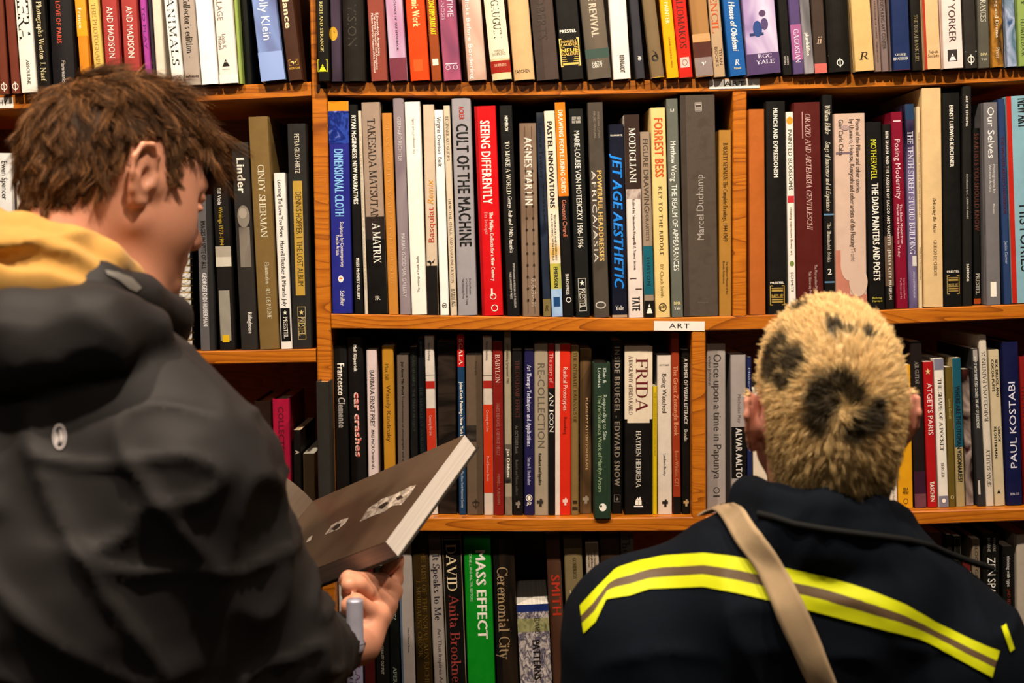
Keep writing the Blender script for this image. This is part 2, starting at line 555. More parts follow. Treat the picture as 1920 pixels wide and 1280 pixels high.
def mark_shapes(kind, w, h):
    """outline shapes centred on the origin, w wide and h tall"""
    ring = lambda rx, ry, t, n=20: [[(rx * math.cos(a), ry * math.sin(a)), (rx * math.cos(b), ry * math.sin(b)), ((rx - t) * math.cos(b), (ry - t) * math.sin(b)), ((rx - t) * math.cos(a), (ry - t) * math.sin(a))] for a, b in ((2 * math.pi * i / n, 2 * math.pi * (i + 1) / n) for i in range(n))]
    rc = lambda x0, y0, x1, y1: [(x0, y0), (x1, y0), (x1, y1), (x0, y1)]
    if kind == 'tri':
        return [[(-w / 2, -h / 2), (w / 2, -h / 2), (w * .22, h * .06), (-w * .22, h * .06)], [(-w * .16, h * .16), (w * .16, h * .16), (0, h / 2)]]
    if kind == 'rect':
        return [rc(-w / 2, -h / 2, w / 2, h / 2)]
    if kind == 'disc':
        return [[(w / 2 * math.cos(i * math.pi / 10), h / 2 * math.sin(i * math.pi / 10)) for i in range(20)]]
    if kind == 'ring':
        return ring(w / 2, h / 2, w * .11)
    if kind == 'phi':
        return ring(w / 2, h * .36, w * .12) + [rc(-w * .06, -h / 2, w * .06, h / 2)]
    if kind == 'frame':
        t = min(w, h) * .06
        return [rc(-w / 2, -h / 2, w / 2, -h / 2 + t), rc(-w / 2, h / 2 - t, w / 2, h / 2), rc(-w / 2, -h / 2, -w / 2 + t, h / 2), rc(w / 2 - t, -h / 2, w / 2, h / 2)]
    if kind == 'star':
        p = [((w / 2 if i % 2 == 0 else w * .2) * math.sin(i * math.pi / 5), (h / 2 if i % 2 == 0 else h * .2) * math.cos(i * math.pi / 5)) for i in range(10)]
        return [[p[i], p[(i + 1) % 10], (0, 0)] for i in range(10)]
    if kind == 'plate':   # a small framed block of text lines
        out = mark_shapes('frame', w, h)
        for i in (0, 1, 4, 5, 6):
            y = h * (.36 - i * .115)
            hh = h * (.05 if i in (1, 2) else .028)
            out.append(rc(-w * .38, y - hh, w * .38, y + hh))
        return out
    if kind == 'bird':
        return [[(-w * .5, h * .1), (-w * .1, h * .3), (w * .1, 0), (0, -h * .5), (-w * .15, -h * .05)], [(w * .1, 0), (w * .5, h * .5), (w * .3, -h * .1)]]
    if kind == 'wave':
        return [[(-w * .5, h * .5), (-w * .2, h * .5), (-w * .05, 0), (-w * .3, -h * .5), (-w * .5, -h * .2)], [(w * .5, h * .5), (w * .15, h * .4), (w * .0, -h * .5), (w * .4, -h * .5)]]
    if kind == 'comma':
        return [[(w * .5 * math.cos(i * math.pi / 8), -h * .2 + h * .28 * math.sin(i * math.pi / 8)) for i in range(16)], [(w * .1, h * .02), (w * .5, -h * .1), (w * .2, h * .3), (-w * .35, h * .5), (w * .05, h * .25)]]
    if kind == 'blocks':
        r = random.Random(5)
        return [rc(x * w / 4 - w / 2, y * h / 4 - h / 2, (x + 1) * w / 4 - w / 2, (y + 1) * h / 4 - h / 2) for x in range(4) for y in range(4) if r.random() < .6]
    if kind == 'flame':
        return [rc(-w * .5, -h * .5, w * .5, -h * .38), rc(-w * .34, -h * .3, -w * .02, h * .12), rc(w * .02, -h * .3, w * .34, h * .12), [(-w * .3, h * .14), (w * .32, h * .14), (w * .2, h * .5), (0, h * .28), (-w * .1, h * .44)]]
    if kind == 'chair':
        return [rc(-w * .5, -h * .1, w * .5, h * .3), rc(-w * .15, -h * .5, w * .25, -h * .1), rc(-w * .05, h * .3, w * .3, h * .5)]
    return [rc(-w / 2, -h / 2, w / 2, h / 2)]


def col_mat(c, text=False):
    if isinstance(c, bpy.types.Material):
        return c
    return mat(c, 0.5, 0.3, 0.0, 'ink') if text else mat(c)


def spine_text(rt, name, s, z0, z1, uc, hh, c, style, fn, lift):
    V2, F, W = layout(s, style)
    if not len(V2):
        return
    if 'h' in style:          # upright lettering across the spine
        sx, sz = hh / W, abs(z0 - z1)
        V = [(uc + (x - W / 2) * sx, 0, min(z0, z1) + y * sz) for x, y in V2]
    elif 'u' in style:        # reading upwards
        L = abs(z0 - z1)
        V = [(uc - (y - .5) * hh, 0, min(z0, z1) + x / W * L) for x, y in V2]
    else:
        L = abs(z0 - z1)
        V = [(uc + (y - .5) * hh, 0, max(z0, z1) - x / W * L) for x, y in V2]
    V = [(x, fn(x) - lift, z) for x, y, z in V]
    link(name, mesh(name, V, F), rt, col_mat(c, True))


CASEBACK = {'A': -0.012, 'B': 0.004, 'C': 0.022, 'D': 0.024, 'LA': -0.012, 'LB': 0.008, 'LC': 0.03}
ROLES = ('title', 'author_name', 'publisher_line', 'publisher_line', 'publisher_line')
LAST = {}
CEIL = {'B': 'A', 'C': 'B', 'D': 'C', 'LB': 'LA', 'LC': 'LB'}
WALLS = {'B': (P(1374, 400, 0).x, P(2076, 400, 0).x), 'C': (P(1298, 800, 0).x,), 'LB': (P(589, 400, 0).x,), 'LA': (P(583, 150, 0).x,), 'LC': (P(594, 900, 0).x,)}
N_BOOKS = 0


def book(sh, xlb, xrb, yb, xlt, yt, c, kind, label, T=(), B=(), M=(), off=0.0, gp='', pages='#e9dfc8', dep=None, sides=None):
    """one shelved book. xlb, xrb: its spine's edges at the foot, xlt its edge at the head, yb and yt foot and head (picture frame
    of the front of the shelf); kind p paperback, h hardback, r round-backed hardback, b slipcase"""
    global N_BOOKS
    Y = CASEBACK[sh] + off
    w_px = xrb - xlb
    a, b = P(xlb, yb, Y), P(xrb, yb, Y)
    t0 = P(xlt, yt, Y)
    w = (b - a).length
    lean = math.atan2(t0.x - a.x, t0.z - a.z)
    cx = (a.x + b.x) / 2
    key = (sh, round(off / 0.03))
    zs = max(ztop(sh, cx - w / 2), ztop(sh, cx + w / 2)) + abs(math.sin(lean)) * w / 2 + 0.0004
    h = (t0.z - zs) / math.cos(lean)
    prev = LAST.get(sh)
    if prev is None and sh in 'BC' and cx < 0:      # clear of the upright
        e0, e1 = P(612, 100, 0), P(621, 650, 0)
        at_ = lambda z: e1.x + (e0.x - e1.x) * (z - e1.z) / (e0.z - e1.z)
        if off > -.02:
            cx += max(0.0, at_(zs) + .0006 - (cx - w / 2), at_(zs + h) + .0006 - (cx - w / 2 + math.tan(lean) * h))
    if prev is not None:      # never inside its neighbour, at the foot or at the head
        px_, pl, ph, pw = prev
        hm = min(h, ph)
        left0 = cx - w / 2
        left1 = left0 + math.tan(lean) * hm
        r0, r1 = px_ + pw / 2, px_ + pw / 2 + math.tan(pl) * hm
        need = max(r0 - left0, r1 - left1)
        if need > -0.0003:
            cut = need + 0.0004
            if cut < w * 0.5:
                w -= cut; cx += cut / 2
            else:
                cx += cut
    for lim in WALLS.get(sh, ()):      # never inside a divider
        xl = lim - .0006 - max(0.0, math.tan(lean) * h)
        if cx < lim < cx + w / 2 + max(0.0, math.tan(lean) * h) + .0006:
            w2 = xl - (cx - w / 2)
            cx, w = cx - w / 2 + w2 / 2, w2
    up = CEIL.get(sh)
    if up:
        X_, B_ = UNDER[up]
        h = min(h, float(np.interp(cx + math.tan(lean) * h, X_, B_)) - .002 - abs(math.sin(lean)) * w / 2 - zs)
    LAST[sh] = (cx, lean, h, w)
    dep = dep or min(0.25, max(0.15, h * 0.72))
    rr = random.Random(int(xlb * 7 + yb))
    rt = root('book', (cx, Y, zs), label, 'book', gp, (0, lean, 0))
    N_BOOKS += 1
    cm = col_mat(c)
    t = {'p': 0.0006, 'h': 0.0024, 'r': 0.0024, 'b': 0.0022}[kind]
    t = min(t, w * 0.2)
    bul = {'p': 0.0004, 'h': 0.0010, 'r': min(0.006, w * .16), 'b': 0.0}[kind]
    fn = bulge_fn(w, bul)
    ns = 9
    outer = [(-w / 2, dep)]
    if kind in 'hr' and w > 0.012:
        outer += [(-w / 2, 0.0085), (-w / 2 + 0.0012, 0.0065), (-w / 2, 0.0045), (-w / 2 + 0.0003, 0.0012)]
    else:
        outer += [(-w / 2, 0.0012)]
    e = 0.0012
    for i in range(ns):
        x = (-w / 2 + e) + (w - 2 * e) * i / (ns - 1)
        outer.append((x, fn(x)))
    outer += [(-x, y) for x, y in reversed(outer[:len(outer) - ns])]
    N = len(outer)
    inner = []
    for x, y in outer:
        xi = max(-w / 2 + t, min(w / 2 - t, x))
        inner.append((xi, max(y, fn(x) + t) if y < 0.002 else y))
    V = [(x, y, 0) for x, y in outer] + [(x, y, 0) for x, y in inner] + [(x, y, h) for x, y in outer] + [(x, y, h) for x, y in inner]
    F = []
    for i in range(N - 1):
        F.append((i, i + 1, 2 * N + i + 1, 2 * N + i))
        F.append((N + i + 1, N + i, 3 * N + i, 3 * N + i + 1))
        F.append((2 * N + i, 2 * N + i + 1, 3 * N + i + 1, 3 * N + i))
        F.append((i + 1, i, N + i, N + i + 1))
    F.append((0, 2 * N, 3 * N, N)); F.append((N - 1, 2 * N - 1, 4 * N - 1, 3 * N - 1))
    me = mesh('cover', V, F)
    cov = link('cover', me, rt, cm)
    if sides is not None:      # jacket sides of another colour than the spine
        me.materials.append(col_mat(sides))
        for p in me.polygons:
            if abs(p.normal.x) > 0.8 and p.center.y > 0.004:
                p.material_index = 1
    ins = {'p': 0.0004, 'h': 0.0032, 'r': 0.0035, 'b': -0.0001}[kind]
    pv, pf = box((-w / 2 + t + 0.0001, t + 0.001 + (0.004 if kind in 'hr' else 0), ins), (w / 2 - t - 0.0001, dep - max(ins, 0.0005), h - ins))
    if kind == 'b':
        link('slipcase_ends', mesh('slipcase_ends', *box((-w / 2 + t, t, -0.0), (w / 2 - t, dep, h))), rt, cm)
    else:
        link('pages', mesh('pages', pv, pf), rt, paper(pages))
    Z = lambda y: max(0.0, min(h, h * (yb - y) / (yb - yt)))
    s = h / (yb - yt)
    U = lambda u: (u - .5) * w
    k = 0.00012
    for bd in B:
        y0, y1, bc = bd[:3]
        x0, x1 = (bd[3], bd[4]) if len(bd) > 4 else (0, 1)
        v, f = strip(w, Z(y1), Z(y0), fn, k, x0=U(x0) + 0.0001, x1=U(x1) - 0.0001)
        link('spine_band', mesh('spine_band', v, f), rt, col_mat(bc))
        k += 0.00005
    for i, tx in enumerate(T):
        st, y0, y1, u, hh, tc = tx[:6]
        style = tx[6] if len(tx) > 6 else ''
        spine_text(rt, ROLES[min(i, 4)], st, Z(y0), Z(y1), U(u), hh * w, tc, style, fn, k + 0.0002)
    for mk in M:
        kd, yc, u, wp, hp, mc = mk
        VV, FF = [], []
        for poly in mark_shapes(kd, wp * s, hp * s):
            q = len(VV)
            VV += [(U(u) + x, fn(U(u) + x) - k - 0.00022, Z(yc) + z) for x, z in poly]
            FF.append(tuple(range(q, q + len(poly))))
        link('publisher_mark', mesh('publisher_mark', VV, FF), rt, col_mat(mc, True))
        k += 0.00004
    return rt


def top(sh, xlb, xrb, yb, x0, c, kind, label, T=(), B=(), M=(), off=0.0, **kw):
    """a book of the top row, whose head is above the picture: x0 is its edge at the picture's upper border"""
    r = random.Random(xlb)
    yt = -165 - r.random() * 90
    xt = x0 + (x0 - xlb) / yb * (-yt)
    return book(sh, xlb, xrb, yb, xt, yt, c, kind, label, T, B, M, off, **kw)
W_, K_, CRM = '#f6ead8', '#15120f', '#f0dcc0'
GOLD = '#d8b25a'
G = 'art books packed along the top shelf'
NEUE = lambda y0, y1, c: [('plate', (y0 + y1) / 2, .5, 0, 0, c)]
# ---- top shelf, bay behind the brown-haired person
top('LA', 1, 16, 172, -10, '#7b3f2c', 'p', 'reddish brown book at the very start of the top shelf, ring and bar logo', M=[('phi', 159, .5, 12, 18, W_)], gp=G)
top('LA', 22, 38, 175, 9, '#7d3f2e', 'p', 'reddish brown book with ring and bar logo touching the wide white spine', M=[('phi', 162, .5, 12, 18, W_)], gp=G)
top('LA', 40, 70, 172, 27, '#f4ead9', 'h', 'wide white book with huge black serif capitals above the brown hair', [('CAMERA', -66, 74, .5, .7, K_, 's'), ('ASSOULINE', 111, 157, .55, .2, K_)], gp=G)
top('LA', 72, 95, 140, 62, '#1d1813', 'h', 'black book with cream serif lettering next to the wide white one', [('Photographs Weston J. Naef', -14, 122, .5, .42, '#e8d6a6', 's')], gp=G)
top('LA', 99, 142, 150, 92, '#262223', 'r', 'fat black book with a short salmon red title, above the hair', [('LOVE OF PARIS', -9, 66, .42, .2, '#c8553e', 'b'), ('Flammarion', 97, 140, .55, .16, '#d8c8b8')], gp=G)
top('LA', 145, 170, 130, 136, '#e0902a', 'h', 'orange book between the fat black one and the yellow one', [('France', -10, 25, .4, .34, '#f8e0b0', 'b')], B=[(-200, 10, '#e0a030'), (10, 38, '#f0a828')], gp=G)
top('LA', 171, 197, 125, 160, '#e6c068', 'h', 'soft yellow book with pale brown capitals, above the hair', [('THE PHOTOGRAPHERS', -20, 110, .5, .4, '#a8803a', 's')], gp=G)
top('LA', 199, 228, 130, 191, '#b0453f', 'h', 'brick red book with white capitals beside the soft yellow one', [('AND MADISON', -9, 78, .5, .38, W_)], gp=G)
top('LA', 234, 264, 130, 227, '#b0473f', 'h', 'brick red book with white capitals beside the magenta spine', [('AND MADISON', -9, 78, .5, .38, W_)], gp=G)
top('LA', 266, 284, 128, 256, '#b44c9c', 'p', 'magenta spine with purple lettering over the hair', [('TO PLAY', -12, 62, .5, .5, '#6a2a6a'), ('J', 102, 112, .55, .5, '#6a2a6a')], gp=G)
top('LA', 286, 293, 140, 277, '#3c3438', 'p', 'very slim charcoal spine squeezed beside the magenta book', gp=G, off=.006)
top('LA', 295, 311, 160, 285, '#e6d4bc', 'p', 'slim plain cream spine before the white one with spaced black capitals', gp=G, off=.004)
top('LA', 314, 346, 163, 298, '#f5ecdf', 'h', 'white book with tall spaced black serif capitals just over the fringe', [('ANIMALS', -5, 124, .5, .58, '#1c1a16', 'st'), ('TASCHEN', 143, 153, .5, .95, '#5a5046', 'h')], gp=G)
top('LA', 347, 377, 162, 334, '#b5a392', 'h', 'taupe book with bold black serif lettering, top shelf', [("Collector's edition -", -6, 110, .5, .42, '#28221c', 'sb'), ('teNeues', 142, 148, .5, .8, '#2a241e', 'hb')], gp=G)
top('LA', 378, 410, 159, 365, '#fbf4ea', 'h', 'blank white hardback with no lettering, next to the taupe one', gp=G)
top('LA', 412, 447, 157, 400, '#f3e2d2', 'h', 'cream book with a black pyramid logo, beside the green sliver', [('COLLAGE', -28, 38, .3, .3, '#8a7868'), ('Louis K.', 64, 92, .42, .2, '#8a7a6c'), ('Meisel', 68, 92, .2, .2, '#8a7a6c'), ('Abrams', 129, 131, .4, .4, '#6a5c50', 'h')], M=[('tri', 118, .42, 14, 14, '#2a2019')], B=[(140, 157, '#f6e8dc')], gp=G)
top('LA', 448, 455, 150, 438, '#9fae5a', 'p', 'thin leaf green spine beside the cream book with the pyramid', gp=G, off=.004)
top('LA', 457, 473, 158, 448, '#14160f', 'p', 'blackish green spine in the shade before the blue sky jacket', gp=G, off=.02)
top('LA', 486, 535, 150, 468, art(['#5a6a9a', '#8fa3cf', '#6d6f93', '#a9b8dd'], 9, (1, 1, .6), .25), 'h', 'wide leaning book with a cloudy blue sky jacket and thin white lettering', [('Molly Klein', -26, 74, .48, .34, '#f2f0f2')], B=[(96, 150, art(['#8ea2d0', '#a7b6dd'], 6))], M=[], gp=G)
top('LA', 541, 568, 147, 523, '#4e3021', 'h', 'chocolate brown book with cream lowercase letters, leaning by the upright', [('Glance', -22, 50, .45, .42, '#efd9b0', 'b'), ('NORTON', 123, 127, .52, .72, '#d8a848', 'hb')], M=[('frame', 114, .5, 18, 11, '#d8a848'), ('bird', 114, .5, 14, 8, '#e8c878')], gp=G)
# ---- top shelf, middle
top('A', 596, 619, 144, 592, '#17130f', 'h', 'glossy black book with yellow pyramid logo in front of the upright', [('RICH AND STRANGE', -2, 90, .42, .24, '#e0d080', 's')], M=[('rect', 116, .42, 19, 23, '#3a3a10'), ('frame', 116, .42, 19, 23, '#c8c020'), ('tri', 120, .42, 14, 14, '#e8e020')], gp=G, off=-.008)
top('A', 621, 641, 150, 618, art(['#20191a', '#3a3038', '#5a4a58', '#1a1614'], 7, (1, 1, .5), .2), 'h', 'glossy dark picture jacket with a yellow disc, beside the yellow pyramid book', M=[('disc', 61, .3, 16, 26, '#c89a28')], gp=G)
top('A', 645, 686, 151, 641, '#26201a', 'r', 'wide blackish brown book with faint debossed capitals, top shelf', [('VISION', 8, 86, .45, .4, '#453c30')], gp=G, off=.002)
top('A', 696, 727, 151, 688, '#93493a', 'h', 'red brown cloth book with three small lines of white lettering', [('Edmondson, American', 24, 103, .58, .13, W_), ('The Anne Museum: San Francisco', 24, 130, .42, .13, W_), ('Modern American Museum of Art, Montreal', 24, 135, .26, .13, W_)], gp=G)
top('A', 731, 764, 151, 721, art(['#b8a4bc', '#cfc0cc', '#b0668c', '#c9a0b8'], 7, (1, 1, .45), .3), 'h', 'lilac and pink painted jacket leaning beside the bright orange book', [('MONDRIAN CHANCE OF ART HANDBOOK', -40, 95, .55, .12, '#3a2c34', 's')], B=[(108, 151, '#7d3c48')], gp=G)
top('A', 770, 806, 148, 760, '#e84a10', 'h', 'bright orange hardback with chunky cream lettering, top shelf', [('Comic Work', -18, 48, .5, .36, '#f6dc9a', 'b')], M=[('rect', 120, .45, 18, 22, '#ee5c18')], B=[(148, 154, '#e8c8a4')], gp=G)
top('A', 810, 828, 153, 799, '#9a4a1e', 'p', 'rust spine with tight bright yellow capitals, beside the bright orange book', [('CONTEMPORARY ART', -2, 66, .5, .55, '#f0d818', 'b')], M=[('rect', 115, .5, 11, 6, '#f0e0c0'), ('rect', 121, .5, 11, 6, '#f0e0c0')], gp=G)
top('A', 832, 865, 147, 821, art(['#8a4060', '#b05c74', '#6a4458', '#c08090'], 9, (1, 1, .6), .3), 'h', 'pink and mauve mottled jacket with a scroll logo, yellow at its foot', [('TIME', -6, 29, .66, .32, '#dcc0c8'), ('HIP-NOSIS', -20, 34, .25, .2, '#caa8b4')], M=[('ring', 123, .3, 9, 9, '#dcc8cc'), ('ring', 123, .72, 9, 9, '#dcc8cc'), ('rect', 116, .5, 22, 2, '#dcc8cc')], B=[(147, 154, '#e6c466')], gp=G)
top('A', 877, 913, 153, 865, art(['#c8a890', '#b8907c', '#d8bca8', '#a88878'], 8, (1, 1, .8), .3), 'h', 'tan and rose cloudy jacket with small white lettering up the edge', [('Sheila Hicks Before Bordering', -50, 150, .28, .2, '#f6ece0')], gp=G)
top('A', 921, 960, 152, 905, '#d9c79a', 'r', 'creamy white jacket with a red band near its foot, top shelf', [('PAUL GAUGUIN', -44, 74, .52, .38, '#3c3a2c', 's'), ('JOHNS', 95, 100, .48, .5, '#7a6a48', 'hs'), ('HOPKINS', 101, 106, .48, .66, '#7a6a48', 'hs'), ('HOPKINS', 122, 127, .5, .6, '#e8c8a0', 'hs')], B=[(-200, 112, art(['#e8dcc4', '#dccba6'], 3)), (116, 139, '#a02a1a')], gp=G)
top('A', 964, 1003, 147, 952, '#d2ac7c', 'r', 'sand coloured jacket with a single small black capital line at its foot', [('TASCHEN', 128, 134, .42, .75, '#2a2018', 'h')], gp=G)
top('A', 1007, 1049, 150, 994, '#54443c', 'h', 'wide greyish brown book with blind stamped capitals, top shelf', [('ROBERTS', -22, 74, .42, .4, '#40342c')], B=[(-200, 150, '#4a3c35', 0, .38)], gp=G)
top('A', 1054, 1095, 152, 1041, '#1d1a16', 'h', 'wide black book with a gold framed block of lettering', [('PRESTEL', 57, 63, .45, .75, W_, 'hb'), ('RONALD S.', 77, 82, .46, .72, '#e0b860', 'hb'), ('LAUDER', 83, 88, .46, .76, '#e0b860', 'hb'), ('NEUE', 93, 100, .46, .78, '#e8c050', 'hb'), ('GALERIE', 101, 106, .46, .76, '#e0b860', 'hb')] , M=[('frame', 100, .46, 38, 54, '#e0c070'), ('rect', 90.5, .46, 32, 1, '#e0b860'), ('rect', 109, .46, 32, 1, '#e0b860'), ('rect', 113, .46, 32, 1, '#e0b860'), ('rect', 117, .46, 32, 1, '#e0b860'), ('rect', 122, .46, 30, 4, '#e0b860')], gp=G)
top('A', 1099, 1147, 151, 1083, art(['#4a4238', '#5e5448', '#786a58', '#3c4038'], 6, (1, 1, .4), .35), 'h', 'wide murky grey green jacket with pale capitals and a white foot mark', [('THE REVIVAL', -28, 72, .5, .3, '#c8b8a0', 'b'), ('HATJE', 118, 124, .45, .42, W_, 'hb'), ('CANTZ', 125, 130, .45, .42, W_, 'hb')], B=[(94, 112, art(['#42544a', '#4e5c50'], 8))], gp=G)
top('A', 1150, 1183, 148, 1141, '#ecdccb', 'h', 'tall off-white hardback with small black condensed capitals at its foot', [('REINHARDT', 103, 136, .55, .26, '#221c16', 'b')], gp=G)
top('A', 1185, 1210, 147, 1172, '#3a383c', 'h', 'charcoal hardback edged by a white slipcase, top shelf', [('AD', 105, 113, .55, .34, W_, 'b')], gp=G)
top('A', 1215, 1246, 143, 1198, '#80694a', 'r', 'khaki brown book with a big dark comma mark', M=[('comma', 102, .45, 13, 22, '#2a1e14')], B=[(142, 148, '#d8a020')], gp=G)
top('A', 1251, 1273, 143, 1237, '#f0a808', 'p', 'golden yellow spine with pale capitals touching the red one', [('THE PAINTER', -20, 42, .5, .32, '#f8e4a8', 'b'), ('GRAND CENTRAL PRESS', 66, 124, .5, .14, '#7a5408')], gp=G)
top('A', 1274, 1299, 142, 1261, '#c8281a', 'p', 'red spine with dark serif capitals and a tilted pink square', [('PALIOMAKOS', -22, 87, .5, .5, '#5a1a14', 's')], M=[('rect', 114, .5, 17, 19, '#e8b8a8'), ('ring', 114, .5, 10, 12, '#8a6a5a')], gp=G)
top('A', 1305, 1338, 140, 1292, art(['#8a6038', '#a87c4c', '#94683e'], 5, (4, 1, .3), .4), 'h', 'wood grain printed jacket with a brown panel and grey foot', M=[('bird', 115, .5, 10, 9, W_)], B=[(60, 75, '#c89a68'), (75, 104, '#5c342a'), (104, 138, '#92807a')], gp=G)
top('A', 1339, 1360, 140, 1328, '#b89a78', 'p', 'tan spine with big burnt orange capitals, top shelf', [('PENCIL', -28, 58, .45, .6, '#c05018', 's'), ('TITAN', 88, 118, .72, .26, '#5a4434'), ('BOOKS', 84, 120, .36, .26, '#5a4434')], gp=G)
top('A', 1364, 1400, 140, 1350, '#1f5f9c', 'h', 'bright blue book with white display lettering and script initial', [('The House of Obafemi', -20, 94, .5, .34, W_, 'bi'), ('R', 110, 120, .5, .3, W_, 'hsi'), ('Rizzoli', 124, 128, .5, .4, '#e8d8b0', 'hb')], gp=G)
top('A', 1403, 1464, 137, 1391, art(['#5c4668', '#a890b4', '#d8c8d8', '#7a6488'], 12, (1, 1, .8), .3), 'h', 'very wide violet photograph jacket showing a crouching blue figure', [('BGC', 100, 107, .55, .42, '#e8d8e4', 'hs'), ('YALE', 111, 118, .55, .56, '#f0e4ec', 'hs')], B=[(98, 137, art(['#4e3c5c', '#6a5478'], 10))], M=[('disc', 52, .4, 17, 30, '#2c4a82'), ('disc', 24, .58, 13, 12, '#5a4060'), ('disc', 44, .62, 14, 22, '#5a4870'), ('rect', 62, .36, 26, 5, '#2e3c66')], gp=G)
top('A', 1468, 1486, 139, 1458, '#191512', 'p', 'narrow black book with two tiny white lines, beside the violet photograph', [('MODERN', 104, 120, .6, .18, '#d8ccc0'), ('WORKS', 104, 120, .3, .18, '#d8ccc0')], gp=G, off=.004)
top('A', 1487, 1508, 138, 1477, '#5d4a72', 'p', 'purple spine fading to pink with white serif capitals', [('GAGOSIAN', 54, 117, .5, .46, '#f0dcea', 's')], B=[(45, 112, '#a8648e')], gp=G)
top('A', 1509, 1527, 139, 1499, art(['#3a3838', '#a8a0a0', '#2c2a2a', '#8a8486'], 6, (2, 1, .5), .3), 'p', 'black and white swirled spine with a small white name', [('plumb&flos', 62, 105, .5, .36, W_, 'b')], gp=G)
top('A', 1528, 1551, 140, 1520, '#4a3a30', 'p', 'grainy grey brown spine with a salmon pink block at its foot', [('ii', 70, 84, .5, .45, '#c8a890', 'hsi')], B=[(122, 140, '#cf6e62')], gp=G)
top('A', 1553, 1596, 136, 1546, '#1b1712', 'r', 'wide black book with a white ring and bar logo under a thin line', M=[('phi', 119, .5, 13, 18, W_), ('rect', 104, .5, 42, 1, '#6a6860')], gp=G)
top('A', 1600, 1640, 133, 1591, '#ddb678', 'h', 'wide sand yellow book with one black script initial', [('R', 98, 112, .5, .5, '#2a1e14', 'hsi')], gp=G, off=-.004)
top('A', 1641, 1653, 137, 1633, '#8c7468', 'p', 'slim mauve grey spine with tiny dark capitals next to the sand yellow one', [('COMPLETE CATALOGUE OF WORKS', -30, 74, .5, .22, '#3c302a'), ('STORM ART CENTER', 80, 120, .5, .2, '#3c302a')], gp=G)
top('A', 1654, 1667, 136, 1646, '#84706a', 'p', 'slim mauve grey spine with larger dark capitals', [('STORM KING ART CENTER', -5, 94, .5, .5, '#3a302c')], gp=G)
top('A', 1668, 1673, 134, 1662, '#6c5a54', 'p', 'thinnest plum grey spine beside the navy book', gp=G)
top('A', 1675, 1708, 128, 1670, '#22335c', 'h', 'navy jacket with glossy edges and white serif capitals, red at its foot', [('GEORGE', 97, 101, .45, .6, W_, 'hsb'), ('BRAZILLER', 104, 109, .45, .84, W_, 'hsb')], B=[(127.5, 133, '#7a2216')], gp=G, off=-.004)
top('A', 1710, 1730, 131, 1705, '#1a1510', 'h', 'black book with faded gold serif capitals next to the navy jacket', [('THE TOKAI BANK LTD.', 27, 116, .5, .34, '#9c8c66', 's')], gp=G)
top('A', 1732, 1765, 129, 1726, '#e4b988', 'h', 'pale peach book with a red left edge and two small black words', [('Japan', 93, 99, .55, .6, '#3a2a1e', 'hs'), ('Society', 101, 107, .55, .72, '#3a2a1e', 'hs')], B=[(-200, 129, '#b03a22', 0, .16)], gp=G, off=-.003)
top('A', 1769, 1807, 126, 1764, '#ecd4c8', 'h', 'pinkish white book with tall dark capitals and a pyramid logo', [('NEW YORKER', -42, 77, .5, .34, '#4a3430')], M=[('rect', 102, .46, 18, 22, '#3a3230'), ('tri', 105, .46, 13, 13, '#f0e0d8')], B=[(126, 131, '#8c2a1a')], gp=G, off=-.004)
top('A', 1809, 1833, 127, 1804, '#35302a', 'h', 'dark grey book with a white ring and bar logo near the picture edge', M=[('phi', 111, .5, 13, 19, W_), ('rect', 96, .5, 23, 1, '#a8a49a')], gp=G)
top('A', 1835, 1856, 127, 1832, '#5f5a4c', 'p', 'olive grey spine with pale capitals beside the dark grey one', [('FRANCES', -7, 40, .5, .5, '#d8d0bc', 's'), ('DMA', 99, 104, .5, .6, '#d8c890', 'hb'), ('Yale', 108, 113, .5, .55, '#d0c8b4', 'hs')], gp=G)
top('A', 1859, 1883, 125, 1855, art(['#5a3c1c', '#b07c34', '#3a2a1c', '#d8b070'], 34, (1, 1, .7), .3), 'h', 'golden brown foliage patterned spine, top shelf', [('Drawing and Drama', -30, 70, .5, .24, '#e8d8b8', 's'), ('Press', 88, 108, .5, .3, '#d8c8b0', 's')], gp=G)
top('A', 1886, 1908, 124, 1880, art(['#3c5878', '#a8b0c4', '#52707c', '#d0d4dc'], 34, (1, 1, .7), .3), 'h', 'frosty blue and white foliage patterned spine', gp=G)
top('A', 1910, 1934, 122, 1906, '#93a55a', 'h', 'leaf green book at the end of the top shelf', [('LILY', -40, 12, .5, .3, '#3c4a20', 's'), ('FLOWER BOOK', 34, 104, .4, .3, '#3c4a20', 's')], gp=G)

# ---- middle shelf, wide bay
G = 'art books on the middle shelf between the uprights'
def mid(*a, **k):
    k.setdefault('gp', G)
    return book('B', *a, **k)
mid(622, 660, 582, 614, 190, '#2c2f86', 'h', 'royal blue book with orange head and blue flowers, against the upright', [('DIMENSIONAL CLOTH', 278, 402, .46, .42, '#8fc0e8', 'b'), ('Sculpture by Contemporary', 412, 496, .56, .16, W_), ('Textile Artists', 436, 474, .34, .16, W_), ('Schiffer', 540, 568, .52, .2, W_)], B=[(190, 208, '#e0921c'), (208, 268, art(['#141c50', '#3a52a8', '#1c2a6c', '#2a3c8c', '#8c98d0'], 55, (1, 1, 1), .3))], M=[('disc', 518, .46, 10, 13, '#f0e4dc'), ('rect', 517, .46, 6, 3, '#d8782c')])
mid(662, 681, 584, 651, 196, '#171413', 'p', 'slim black book with white capitals beside the royal blue one', [('RYAN McGINNESS: NEW NARRATIVES', 216, 380, .5, .5, W_, 'b'), ('MILES McENERY GALLERY', 480, 558, .52, .34, W_, 'b')])
mid(682, 690, 585, 669, 208, '#dfcdb4', 'p', 'thin cream spine between the slim black book and the half black one', [('THE COMPLETE PORTFOLIO OF WORKS ON PAPER', 240, 540, .5, .3, '#a8987c')])
